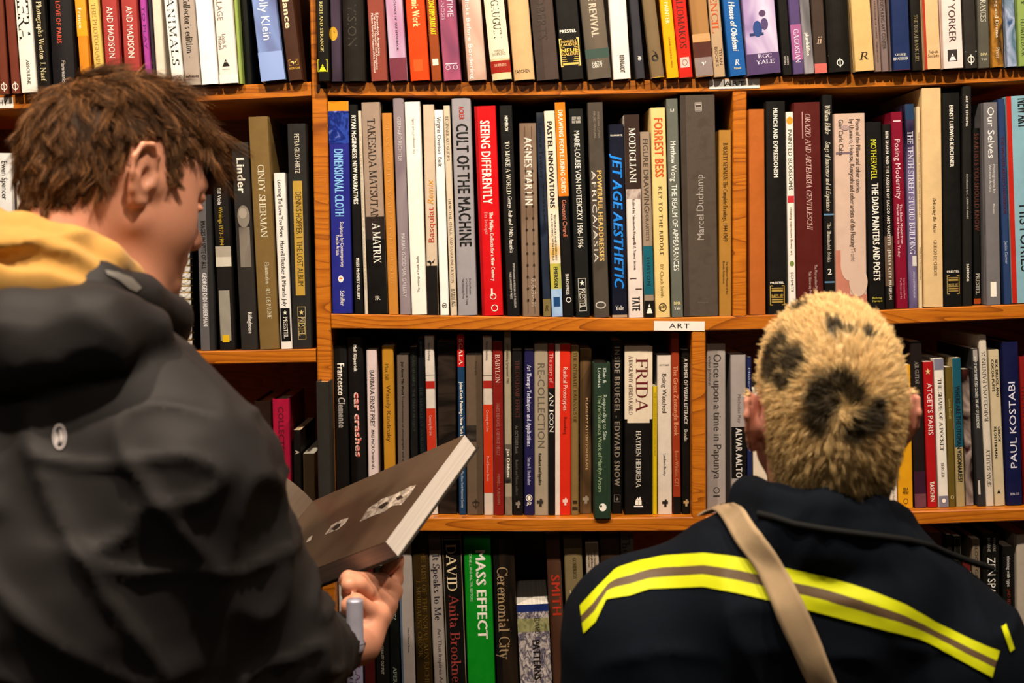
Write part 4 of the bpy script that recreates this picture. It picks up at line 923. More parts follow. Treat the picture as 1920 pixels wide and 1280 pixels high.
lo(1402, 1411, 966, 1400, 669, '#232a52', 'p', 'slim navy spine half hidden by the ear', [('History of Modern Colour', 690, 850, .5, .4, '#a8a8c0')])
lo(1413, 1440, 964, 1411, 730, '#e0ccb2', 'p', 'cream spine tucked behind the neck and collar')
lo(1642, 1667, 960, 1638, 720, '#2a4a5c', 'p', 'teal spine tucked behind the neck', )
lo(1669, 1683, 950, 1665, 690, '#e8d8c2', 'p', 'slim white spine emerging below the ear', [('Vitamin-Faune', 855, 905, .5, .4, '#5a5046', 's'), ('Short Stories', 912, 940, .5, .3, '#8a7e70')])
lo(1685, 1712, 949, 1680, 684, '#e2a21c', 'p', 'golden yellow spine beside the ear', [('SELF', 911, 916, .5, .34, '#2a2010', 'hb'), ('PORTRAIT', 918, 923, .5, .4, '#2a2010', 'hb')], M=[('ring', 936, .5, 9, 10, '#6a4c14')])
lo(1715, 1737, 948, 1706, 640, '#251b18', 'p', 'dark brown spine turning purple at its foot', [('AIR GUITAR', 677, 719, .5, .34, '#a09488', 's'), ('DAVE HICKEY', 728, 762, .5, .24, '#5a4c44')], B=[(880, 925, art(['#3a2030', '#4c2838'], 9)), (922, 948, art(['#4a2c48', '#7a4a50', '#3a2238'], 14))])
lo(1740, 1758, 946, 1731, 678, '#b41c1e', 'p', 'scarlet spine with white capitals and a star', [("ATGET'S PARIS", 717, 812, .55, .5, '#f0dcd0'), ('TASCHEN', 898, 935, .5, .42, W_, 'b')], M=[('star', 696, .45, 11, 13, '#e8c890')])
lo(1761, 1779, 947, 1751, 672, '#ece0d0', 'p', 'white spine with lavender grey ends', [('THE SHAPE OF A POCKET', 709, 842, .5, .36, '#2c2824', 'sb'), ('BERGER', 864, 892, .5, .3, '#8a8078', 's')], B=[(672, 693, '#84808c'), (926, 947, '#84808c')], M=[('disc', 935, .5, 7, 8, W_)])
lo(1780, 1792, 945, 1773, 688, '#6e5a24', 'p', 'narrow olive spine with a small white mark at its foot', [('Lynne Cowell', 746, 782, .5, .36, '#c8b878')], M=[('ring', 927, .5, 6, 7, '#d8c890')])
lo(1793, 1810, 944, 1784, 671, '#b09a6c', 'p', 'spine of teal above and beige below with dark bold capitals', [('WHERE ARE THE UTOPIAN VISIONARIES?', 722, 898, .5, .5, '#16202a', 'b')], B=[(671, 834, '#1e5a68')])
lo(1812, 1826, 943, 1804, 692, art(['#3a1c1a', '#b09a8c', '#2a1614', '#5a2c28'], 22, (1, 1, .8)), 'p', 'dim spine with a maroon and white pattern, set back', off=.008)
lo(1834, 1848, 944, 1821, 653, art(['#2a2826', '#3a3836', '#242220'], 10), 'p', 'charcoal spine leaning with one line of small white capitals', [('KEEP IT WITH YOUR EYES CLOSED: THE ART OF JUDGEMENT', 668, 800, .45, .36, '#e0d8cc', 'b')], B=[(655, 676, '#a89c90', .2, .8), (896, 922, '#c8bcae', .1, .4)])
lo(1850, 1864, 944, 1835, 628, '#d8c9b4', 'p', 'cream spine with thin grey capitals reading upward', [('BARCELONA PAINTINGS', 658, 787, .5, .5, '#5a5048', 'us'), ('SEAN SCULLY', 838, 908, .5, .5, '#5a5048', 'us')])
lo(1866, 1885, 942, 1854, 656, '#d0bc98', 'p', 'light tan spine with two lines of bold black capitals', [('SEX, DRUGS, AND', 673, 742, .68, .24, '#241e18', 'b'), ('COCOA PUFFS', 673, 732, .3, .24, '#241e18', 'b'), ('CHUCK', 796, 825, .68, .24, '#241e18', 'b'), ('KLOSTERMAN', 796, 854, .3, .24, '#241e18', 'b')], M=[('tri', 915, .4, 6, 8, '#241e18')])
lo(1888, 1918, 941, 1879, 641, '#181c46', 'h', 'navy spine with large thin white capitals reading upward', [('PAUL KOSTABI', 714, 872, .5, .4, '#e8e0e8', 'u'), ('BIBLOS', 918, 922, .5, .55, '#c8c0cc', 'h')])
lo(1920, 1942, 940, 1908, 668, '#8e1c18', 'h', 'dark red book cut by the picture edge on the lower shelf', [('THE ART OF ASSEMBLAGE', 720, 900, .4, .6, '#6a1412', 'b')])
# the charcoal block that stands proud of the upright
LAST.pop('C')
rt = book('C', 597, 622, 968, 592, 716, '#35312b', 'h', 'charcoal hardback standing proud of the upright on the lower shelf', off=-.067, gp='paperbacks on the lower shelf between upright and divider', dep=.043)

# ---- lowest shelf in view
G = 'books along the bottom shelf in the picture'
def bt(*a, **k):
    k.setdefault('gp', G)
    return book('D', *a, **k)
bt(640, 646, 1392, 634, 1060, '#d8d4cc', 'p', 'white sliver of a booklet below the metal tube')
bt(652, 682, 1392, 647, 1080, '#9a94a4', 'p', 'lavender grey spine below the metal tube', [('GLASS', 1235, 1310, .7, .3, '#6a4a6c', 's'), ('The Art of Modern Design', 1215, 1380, .3, .2, '#3a3440', 's')])
bt(686, 705, 1392, 680, 1065, '#4e1512', 'p', 'maroon spine with red capitals below the hand', [('NIKI DE SAINT PHALLE', 1090, 1245, .45, .4, '#a84a3c')])
bt(708, 732, 1392, 702, 1060, '#16130f', 'p', 'black spine with tiny pale capitals below the hand', [('MANAGEMENT', 1150, 1200, .5, .2, '#b8b0a0'), ('QUALITY OUTPUT', 1215, 1270, .5, .2, '#b8b0a0')])
bt(734, 752, 1392, 728, 1040, '#101310', 'p', 'black green spine with serif capitals, beside the off-white jacket', [('ANDRE KERTESZ', 1085, 1165, .5, .4, '#a8b09c', 's'), ('APERTURE', 1256, 1320, .5, .36, '#a8b09c', 's')])
bt(755, 782, 1392, 744, 1020, '#a89a90', 'p', 'off-white jacket with a blue grey fold beside the open book', [('Tales of Three in Bronze', 1180, 1228, .6, .14, '#4a423c')], B=[(1020, 1392, '#5c6c7c', 0, .16)])
bt(785, 815, 1392, 772, 1003, art(['#2e2210', '#3c2c14', '#332611'], 12), 'h', 'dark bronze brown book with dull gold serif capitals', [('THE RISE OF THE NOUVEAUX RICHES', 1026, 1300, .66, .28, '#6c5220', 's'), ('J. MORDAUNT CROOK', 1090, 1238, .3, .26, '#6c5220', 's')])
bt(817, 841, 1392, 801, 1002, '#a4968a', 'p', 'greyish pink spine with large dark serif lettering', [('It Speaks to Me', 1040, 1166, .55, .56, '#2c2430', 's'), ('Art That Inspires Artists', 1182, 1310, .6, .3, '#6a5e5c')], B=[(1002, 1032, '#6e5f50')])  # the band at the head is the shelf's shadow painted as a darker tone
bt(843, 879, 1392, 828, 1008, '#14100e', 'p', 'black spine with a cream and a rose word in big serif lettering', [('DAVID', 1020, 1110, .45, .5, '#e8d0a8', 's'), ('Anita Brookner', 1117, 1296, .5, .5, '#9a4038', 's')], M=[('rect', 1180, .03, 1.4, 360, '#8a7a60'), ('rect', 1180, .97, 1.4, 360, '#8a7a60'), ('rect', 1011, .5, 35, 1.4, '#8a7a60')])
bt(881, 932, 1392, 868, 1003, '#0c8a1e', 'h', 'vivid green book with white capitals, the brightest on its shelf', [('MASS EFFECT', 1032, 1203, .6, .34, W_, 'b'), ('CORNELL AND HALTER, EDITORS', 1034, 1130, .24, .09, '#c8e8b8')])
bt(936, 976, 1392, 923, 1000, art(['#15110e', '#3a2c1e', '#1c1713', '#5a4630'], 8, (1.4, 1, .5)), 'h', 'black and brown photograph jacket with large tan serif lettering', [('Ceremonial City', 1064, 1242, .4, .5, '#a88c68', 's')], B=[(1000, 1392, '#14110e', 0, .28)])
bt(978, 1040, 1392, 965, 1133, art(['#6a5c64', '#c8b8ac', '#4a4458', '#d8c8bc', '#8a7468'], 70, (1.6, 1, .8), .35, 4), 'p', 'short thick book patterned with mirrored ornament, blue at its head', [('EDWARD', 1160, 1190, .62, .16, '#3a3430'), ('PATTERNS', 1202, 1280, .56, .22, '#28221e', 'b')], B=[(1133, 1147, '#24346c'), (1160, 1186, art(['#5a6038', '#a8a070', '#3c4428'], 34, (2.4, 1, 1)))], pages='#e8dccb', off=-.004)
bt(1042, 1068, 1392, 1022, 1000, art(['#2c1c14', '#4a2c1e', '#5c4030', '#22160f'], 8, (1, 1, .5)), 'p', 'dark red brown jacket with orange red capitals beside the jacket sleeve', [('SMITH', 1080, 1158, .55, .6, '#b83a22', 'b')], off=.004)
bt(1070, 1104, 1392, 1056, 1003, '#83714e', 'h', 'khaki book with a few dark capitals above the sleeve', [('GOMBRICH', 1046, 1086, .55, .2, '#4a3c24', 's'), ('Art', 1108, 1160, .5, .5, '#e0d0a8', 'si')], B=[(1003, 1028, '#574a34')])  # head band: shade from the shelf above, put into the khaki colour
bt(1112, 1136, 1392, 1097, 1018, '#b9a690', 'p', 'beige spine with three tiny lines above the sleeve', [('Esther Heemin', 1032, 1062, .7, .14, '#3c3228'), ('and Jill Batey', 1036, 1066, .46, .14, '#3c3228'), ('Jordan Chen', 1036, 1064, .24, .14, '#3c3228')], B=[(1018, 1036, '#8a7a66')])  # darker beige at the head paints in the shadow of the shelf
bt(1138, 1174, 1392, 1124, 1000, art(['#2a1e16', '#4a382a', '#1c1511'], 10), 'p', 'dim brown photograph spine above the shoulder')
bt(1176, 1200, 1392, 1163, 998, '#6c6258', 'p', 'grey spine with dark serif letters just over the shoulder', [('The', 1004, 1040, .4, .6, '#2c2620', 's')])
LAST.pop('D')
bt(1728, 1744, 1388, 1722, 1000, '#191310', 'p', 'black spine just behind the jacket collar')
bt(1746, 1772, 1388, 1740, 998, '#4a241a', 'p', 'red brown spine above the dark shoulder line', off=.004)
bt(1780, 1790, 1388, 1774, 1002, '#1a1613', 'p', 'narrow black spine between red brown and framed one')
bt(1792, 1806, 1388, 1788, 1005, '#15130f', 'p', 'black spine with a thin drawn frame near the sleeve', M=[('frame', 1030, .5, 11, 44, '#5a5848')])
bt(1808, 1823, 1388, 1805, 1052, '#6a2420', 'p', 'short maroon and white spine over the sleeve', B=[(1072, 1388, '#c8b8a4')])
bt(1827, 1842, 1386, 1822, 1010, '#7c6c58', 'p', 'taupe spine with dark capitals over the sleeve', [('BLOOD GARDEN', 1020, 1120, .5, .36, '#4a3e30')])
bt(1846, 1877, 1386, 1842, 1000, '#14120f', 'h', 'black book with large thin white capitals over the sleeve', [('VINAYAK', 1008, 1035, .68, .16, '#a8a094'), ('BHARNE', 1008, 1035, .36, .16, '#a8a094'), ('ZEN SPACES', 1046, 1148, .5, .46, '#e8e0d4')])
bt(1884, 1904, 1386, 1880, 1024, '#171411', 'p', 'black spine with small typewriter style lettering', [('thinking with type', 1043, 1102, .5, .3, '#d8ccc0'), ('2ND EDITION', 1106, 1160, .5, .26, '#8a3c2c')])
bt(1909, 1950, 1386, 1905, 1004, '#b5a592', 'h', 'wide pale spine at the bottom shelf end by the sleeve')

# ---- books in the dark lower bay
G = 'books in the dark lower bay'
LAST.pop('LC', None)
book('LC', 480, 512, 988, 476, 752, '#2c1a12', 'h', 'dark brown book in the shaded lower bay, half behind the sleeve', gp=G)
book('LC', 516, 548, 988, 510, 748, '#a8183c', 'h', 'crimson pink book in the shaded lower bay', [('COLLECTED', 762, 860, .5, .3, '#701028', 'b')], gp=G, sides='#7a1428')
book('LC', 552, 566, 988, 550, 806, '#18120e', 'p', 'small black book with cream page tops in the lower bay', [('A', 846, 854, .5, .5, '#c8b8a4', 'b')], gp=G, pages='#d8b890')
book('LC', 570, 592, 988, 568, 850, '#4a3c28', 'p', 'short olive brown book at the foot of the upright', gp=G)

# ---- spiral notebook beside the profile
a_, b_ = P(330, 662, .012), P(362, 662, .012)
zs_ = ztop('LB', a_.x) + .0006
h_ = P(346, 455, .012).z - zs_
rt = root('spiral_notebook', ((a_.x + b_.x) / 2, .012, zs_), 'wire-bound notebook of white pages between nose and grey edged book', 'notebook')
w_ = (b_ - a_).length * .8
link('cover', mesh('cover', *merge([box((-w_ / 2, .012, 0), (-w_ / 2 + .0008, .2, h_)), box((w_ / 2 - .0008, .012, 0), (w_ / 2, .2, h_))])), rt, mat('#2a2620'))
link('pages', mesh('pages', *box((-w_ / 2 + .001, .014, .001), (w_ / 2 - .001, .198, h_ - .001))), rt, paper('#f0e6d8'))
V, F = [], []
for i in range(16):
    z = h_ * (i + .6) / 16
    n = 14
    for j in range(n):
        th = 2 * math.pi * j / n
        cx, cy = math.cos(th) * w_ * .62, .010 + math.sin(th) * .0095
        for q in range(4):
            ph = math.pi / 2 * q
            V.append((cx + math.cos(th) * math.cos(ph) * .0009, cy + math.sin(th) * math.cos(ph) * .0009, z + math.sin(ph) * .0009))
    b0 = i * n * 4
    for j in range(n):
        for q in range(4):
            F.append((b0 + j * 4 + q, b0 + ((j + 1) % n) * 4 + q, b0 + ((j + 1) % n) * 4 + (q + 1) % 4, b0 + j * 4 + (q + 1) % 4))
brass = mat('#a8843c', 0.3, 0.6, 0, 'brass_wire')
brass.node_tree.nodes['Principled BSDF'].inputs['Metallic'].default_value = 0.9
link('wire_binding', mesh('wire_binding', V, F), rt, brass, smooth=True)

# ---- paper shelf labels
def label_card(px0, px1, y0, y1, text, lab, dy=0.0):
    a, b = P(px0, y1, -.0008), P(px1, y0, -.0008)
    sl = math.atan2(P(px1, y1 + dy, -.0008).z - a.z, b.x - a.x)
    w, h = b.x - a.x, P(px0, y0, -.0008).z - a.z
    rt = root('shelf_label', (a.x, -.0004, a.z), lab, 'label card', 'paper labels on the shelf edges', (0, -sl, 0))
    link('card', mesh('card', *box((0, -.0005, 0), (w, 0, h))), rt, mat('#efe2d4', .6, .2, .03, 'card'))
    V2, F, W = layout(text, 't')
    tw, th = w * (.40 if len(text) == 3 else .9), h * .50
    V = [(w * (.5 if len(text) == 3 else .44) - tw / 2 + x / W * tw, -.0007, h * .27 + y * th) for x, y in V2]
    link('lettering', mesh('lettering', V, F), rt, mat('#1c1816', .5, .3, 0, 'ink'))


label_card(1330, 1424, 149, 167, 'ART', 'white paper label on the shelf edge above the upper divider', -2)
label_card(1226, 1321, 601.5, 619.5, 'ART', 'white paper label on the shelf edge above the lower divider', 1)
label_card(-75, 25, 186, 206, 'PHOTOGRAPHY', 'white paper label on the shelf edge behind the brown hair', -4)
# ---------------------------------------------------------------- smooth bodies from blended volumes


def A3(v):
    return np.array(v, np.float32)


class Field:
    def __init__(self, lo, hi, h):
        self.h = h
        self.lo = np.array(lo, np.float32)
        n = np.ceil((np.array(hi) - self.lo) / h).astype(int) + 1
        ax = [self.lo[i] + h * np.arange(n[i], dtype=np.float32) for i in range(3)]
        self.X, self.Y, self.Z = np.meshgrid(*ax, indexing='ij', sparse=True)
        self.d = np.full(n, 1.0, np.float32)

    def cap(self, a, b, ra, rb=None):
        rb = ra if rb is None else rb
        a, b = A3(a), A3(b)
        ab = b - a
        px, py, pz = self.X - a[0], self.Y - a[1], self.Z - a[2]
        t = np.clip((px * ab[0] + py * ab[1] + pz * ab[2]) / max(float(ab @ ab), 1e-9), 0, 1)
        return np.sqrt((px - t * ab[0]) ** 2 + (py - t * ab[1]) ** 2 + (pz - t * ab[2]) ** 2) - (ra + t * (rb - ra))

    def ell(self, c, r, R=None):
        c, r = A3(c), A3(r)
        p = [self.X - c[0], self.Y - c[1], self.Z - c[2]]
        if R is not None:      # columns of R are the ellipsoid's axes
            p = [p[0] * R[0][i] + p[1] * R[1][i] + p[2] * R[2][i] for i in range(3)]
        k0 = np.sqrt((p[0] / r[0]) ** 2 + (p[1] / r[1]) ** 2 + (p[2] / r[2]) ** 2)
        k1 = np.sqrt((p[0] / r[0] ** 2) ** 2 + (p[1] / r[1] ** 2) ** 2 + (p[2] / r[2] ** 2) ** 2)
        return k0 * (k0 - 1.0) / np.maximum(k1, 1e-6)

    def add(self, e, k=0.02):
        h = np.clip(0.5 + 0.5 * (self.d - e) / k, 0, 1)
        self.d = self.d + (e - self.d) * h - k * h * (1 - h)

    def sub(self, e, k=0.01):
        e = -e
        h = np.clip(0.5 - 0.5 * (self.d - e) / k, 0, 1)
        self.d = self.d + (e - self.d) * h + k * h * (1 - h)

    def chain(self, pts, rs, k=0.02):
        for i in range(len(pts) - 1):
            self.add(self.cap(pts[i], pts[i + 1], rs[i], rs[i + 1]), k)

    def nets(self):
        d, h = self.d, self.h
        s = d < 0
        n = d.shape
        c = np.zeros(tuple(k - 1 for k in n), np.int8)
        for i in (0, 1):
            for j in (0, 1):
                for k in (0, 1):
                    c += s[i:n[0] - 1 + i, j:n[1] - 1 + j, k:n[2] - 1 + k]
        idx = np.argwhere((c > 0) & (c < 8))
        num = -np.ones(c.shape, np.int32)
        num[tuple(idx.T)] = np.arange(len(idx))
        acc = np.zeros((len(idx), 3), np.float32)
        cnt = np.zeros(len(idx), np.float32)
        for axis in range(3):
            o = [a for a in range(3) if a != axis]
            for u in (0, 1):
                for v in (0, 1):
                    p = idx.copy(); p[:, o[0]] += u; p[:, o[1]] += v
                    q = p.copy(); q[:, axis] += 1
                    d0, d1 = d[tuple(p.T)], d[tuple(q.T)]
                    m = (d0 < 0) != (d1 < 0)
                    t = np.where(m, d0 / np.where(m, d0 - d1, 1), 0)
                    pt = p.astype(np.float32)
                    pt[:, axis] += t
                    acc[m] += pt[m]; cnt[m] += 1
        V = acc / cnt[:, None] * h + self.lo
        Q = []
        for axis in range(3):
            o = [(axis + 1) % 3, (axis + 2) % 3]
            a = [slice(None)] * 3; b = [slice(None)] * 3
            a[axis] = slice(0, n[axis] - 1); b[axis] = slice(1, n[axis])
            for x in o:
                a[x] = slice(1, n[x] - 1); b[x] = slice(1, n[x] - 1)
            s0, s1 = s[tuple(a)], s[tuple(b)]
            e = np.argwhere(s0 != s1)
            flip = s0[tuple(e.T)]
            e[:, o[0]] += 1; e[:, o[1]] += 1
            def at(du, dv):
                q = e.copy(); q[:, o[0]] -= du; q[:, o[1]] -= dv
                return num[tuple(q.T)]
            q = np.stack([at(1, 1), at(0, 1), at(0, 0), at(1, 0)], 1)
            q[~flip] = q[~flip][:, ::-1]
            Q.append(q)
        return V, np.vstack(Q)


def noise3(V, scale, seed=0):
    """smooth value noise at points"""
    p = np.asarray(V, np.float64) * scale + seed * 17.31
    i = np.floor(p).astype(np.int64)
    f = p - i
    f = f * f * (3 - 2 * f)
    out = 0
    for dx in (0, 1):
        for dy in (0, 1):
            for dz in (0, 1):
                h = ((i[:, 0] + dx) * 374761393 + (i[:, 1] + dy) * 668265263 + (i[:, 2] + dz) * 2147483647 + seed * 1442695) & 0xffffffff
                h = ((h ^ (h >> 13)) * 1274126177) & 0xffffffff
                v = ((h ^ (h >> 16)) & 0xffff) / 65535.0
                w = (f[:, 0] if dx else 1 - f[:, 0]) * (f[:, 1] if dy else 1 - f[:, 1]) * (f[:, 2] if dz else 1 - f[:, 2])
                out = out + v * w
    return out * 2 - 1


def vnormals(V, Q):
    n = np.cross(V[Q[:, 2]] - V[Q[:, 0]], V[Q[:, 3]] - V[Q[:, 1]])
    N = np.zeros_like(V)
    for i in range(4):
        np.add.at(N, Q[:, i], n)
    return N / np.maximum(np.linalg.norm(N, axis=1, keepdims=True), 1e-9)


def smooth_v(V, Q, it=2, lam=0.5):
    E = np.vstack([Q[:, [0, 1]], Q[:, [1, 2]], Q[:, [2, 3]], Q[:, [3, 0]]])
    cnt = np.bincount(E.ravel(), minlength=len(V)).astype(np.float32)[:, None]
    for _ in range(it):
        S = np.zeros_like(V)
        for i in range(3):
            S[:, i] = np.bincount(E[:, 0], V[E[:, 1], i], len(V)) + np.bincount(E[:, 1], V[E[:, 0], i], len(V))
        V = V + lam * (S / np.maximum(cnt, 1) - V)
    return V


def W3(px, py, Y):
    return A3(P(px, py, Y))


def bvh(V, Q):
    return BVHTree.FromPolygons([tuple(v) for v in V.tolist()], [tuple(q) for q in Q.tolist()])


def hit(tree, px, py):
    d = (P(px, py, 0.0) - CAM).normalized()
    loc, nor, _, _ = tree.ray_cast(CAM, d)
    return loc, nor


# ---------------------------------------------------------------- cloth, skin and hair materials


def skin_mat(name, base, red, vcol=False):
    m, nt, b = base_mat(name)
    tc = nd(nt, 'ShaderNodeTexCoord')
    ns = nd(nt, 'ShaderNodeTexNoise', _Scale=22.0, _Detail=6.0, _Roughness=0.6)
    rp = nd(nt, 'ShaderNodeValToRGB')
    rp.color_ramp.elements[0].position, rp.color_ramp.elements[1].position = 0.35, 0.7
    rp.color_ramp.elements[0].color, rp.color_ramp.elements[1].color = (*alb(base), 1), (*alb(red), 1)
    L = nt.links.new
    L(tc.outputs['Object'], ns.inputs['Vector']); L(ns.outputs['Fac'], rp.inputs[0])
    last = rp.outputs[0]
    if vcol:
        at = nd(nt, 'ShaderNodeAttribute', attribute_name='mark')
        mx = nd(nt, 'ShaderNodeMix', data_type='RGBA')
        mx.inputs[7].default_value = (*alb('#5a2c1c'), 1)
        L(at.outputs['Fac'], mx.inputs[0]); L(last, mx.inputs[6])
        last = mx.outputs[2]
    L(last, b.inputs['Base Color'])
    b.inputs['Roughness'].default_value = 0.5
    b.inputs['Subsurface Weight'].default_value = 0.25
    b.inputs['Subsurface Radius'].default_value = (0.010, 0.004, 0.002)
    b.inputs['Subsurface Scale'].default_value = 0.5
    n2 = nd(nt, 'ShaderNodeTexNoise', _Scale=420.0, _Detail=2.0)
    bp = nd(nt, 'ShaderNodeBump', _Strength=0.12, _Distance=0.001)
    L(tc.outputs['Object'], n2.inputs['Vector']); L(n2.outputs['Fac'], bp.inputs['Height']); L(bp.outputs[0], b.inputs['Normal'])
    return m


def cloth_mat(name, h, rough=0.8, spec=0.25, weave=900.0, strength=0.25, sheen=0.0, spread=0.18):
    m, nt, b = base_mat(name)
    L = nt.links.new
    c = alb(h)
    tc = nd(nt, 'ShaderNodeTexCoord')
    ns = nd(nt, 'ShaderNodeTexNoise', _Scale=11.0, _Detail=6.0, _Roughness=0.6)
    rp = nd(nt, 'ShaderNodeValToRGB')
    rp.color_ramp.elements[0].position, rp.color_ramp.elements[1].position = 0.3, 0.7
    rp.color_ramp.elements[0].color = (*(c * (1 - spread)), 1)
    rp.color_ramp.elements[1].color = (*np.clip(c * (1 + spread), 0, 1), 1)
    L(tc.outputs['Object'], ns.inputs['Vector']); L(ns.outputs['Fac'], rp.inputs[0]); L(rp.outputs[0], b.inputs['Base Color'])
    n2 = nd(nt, 'ShaderNodeTexNoise', _Scale=weave, _Detail=1.0)
    bp = nd(nt, 'ShaderNodeBump', _Strength=strength, _Distance=0.001)
    L(tc.outputs['Object'], n2.inputs['Vector']); L(n2.outputs['Fac'], bp.inputs['Height']); L(bp.outputs[0], b.inputs['Normal'])
    b.inputs['Roughness'].default_value = rough
    b.inputs['Specular IOR Level'].default_value = spec
    b.inputs['Sheen Weight'].default_value = sheen
    b.inputs['Sheen Roughness'].default_value = 0.5
    return m


def hair_mat(name, rough=0.42, spec=0.5):
    m, nt, b = base_mat(name)
    at = nd(nt, 'ShaderNodeAttribute', attribute_name='tone')
    nt.links.new(at.outputs['Color'], b.inputs['Base Color'])
    b.inputs['Roughness'].default_value = rough
    b.inputs['Specular IOR Level'].default_value = spec
    return m


def strands(name, roots, paths, r0, tones, parent, m, cap=None):
    """tapered three-sided hairs as one mesh. paths (n, k, 3); tones (n, 3) linear colour; cap: (V, Q, tone) scalp shell joined in"""
    n, k, _ = paths.shape
    tang = np.gradient(paths, axis=1)
    tang /= np.maximum(np.linalg.norm(tang, axis=2, keepdims=True), 1e-9)
    ref = RNG.normal(size=(n, 1, 3))
    s1 = np.cross(tang, ref); s1 /= np.maximum(np.linalg.norm(s1, axis=2, keepdims=True), 1e-9)
    s2 = np.cross(tang, s1)
    rad = (np.linspace(1, 0.12, k) ** 0.6)[None, :, None, None] * np.asarray(r0).reshape(-1, 1, 1, 1)
    ang = np.array([0, 2 * np.pi / 3, 4 * np.pi / 3])
    ring = s1[:, :, None, :] * np.cos(ang)[None, None, :, None] + s2[:, :, None, :] * np.sin(ang)[None, None, :, None]
    V = (paths[:, :, None, :] + ring * rad).reshape(-1, 3)
    base = (np.arange(n) * k * 3)[:, None, None]
    i = np.arange(k - 1)[None, :, None] * 3
    j = np.arange(3)[None, None, :]
    jn = (j + 1) % 3
    Q = np.stack([base + i + j, base + i + jn, base + i + 3 + jn, base + i + 3 + j], -1).reshape(-1, 4)
    T = np.repeat(tones, k * 3, axis=0)
    if cap is not None:
        Q = np.vstack([Q, cap[1] + len(V)])
        V = np.vstack([V, cap[0]])
        T = np.vstack([T, cap[2]])
    me = fast_mesh(name, V, Q)
    at = me.color_attributes.new('tone', 'FLOAT_COLOR', 'POINT')
    at.data.foreach_set('color', np.hstack([T, np.ones((len(T), 1))]).astype(np.float32).ravel())
    return link(name, me, parent, m, smooth=True)


def frame_from(F_, roll=0.0):
    F_ = np.array(F_, float); F_ /= np.linalg.norm(F_)
    R_ = np.cross(F_, (0, 0, 1)); R_ /= np.linalg.norm(R_)
    U_ = np.cross(R_, F_)
    c, s = math.cos(roll), math.sin(roll)
    R2, U2 = c * R_ + s * U_, c * U_ - s * R_
    return F_, -R2, U2          # forward, left, up


class Head:
    """head frame: x forward, y left, z up, origin between the ear canals"""
    def __init__(self, o, yaw, pitch, roll=0.0, k=1.0):
        f = (math.cos(pitch) * math.cos(yaw), math.cos(pitch) * math.sin(yaw), -math.sin(pitch))
        self.F, self.L, self.U = frame_from(f, roll)
        self.o, self.k = np.array(o, float), k
        self.M = np.stack([self.F, self.L, self.U], 1)

    def __call__(self, x, y, z):
        return self.o + self.k * (self.M @ np.array((x, y, z), float))

    def many(self, p):
        return self.o + self.k * (np.asarray(p) @ self.M.T)

    def local(self, V):
        return ((V - self.o) / self.k) @ self.M


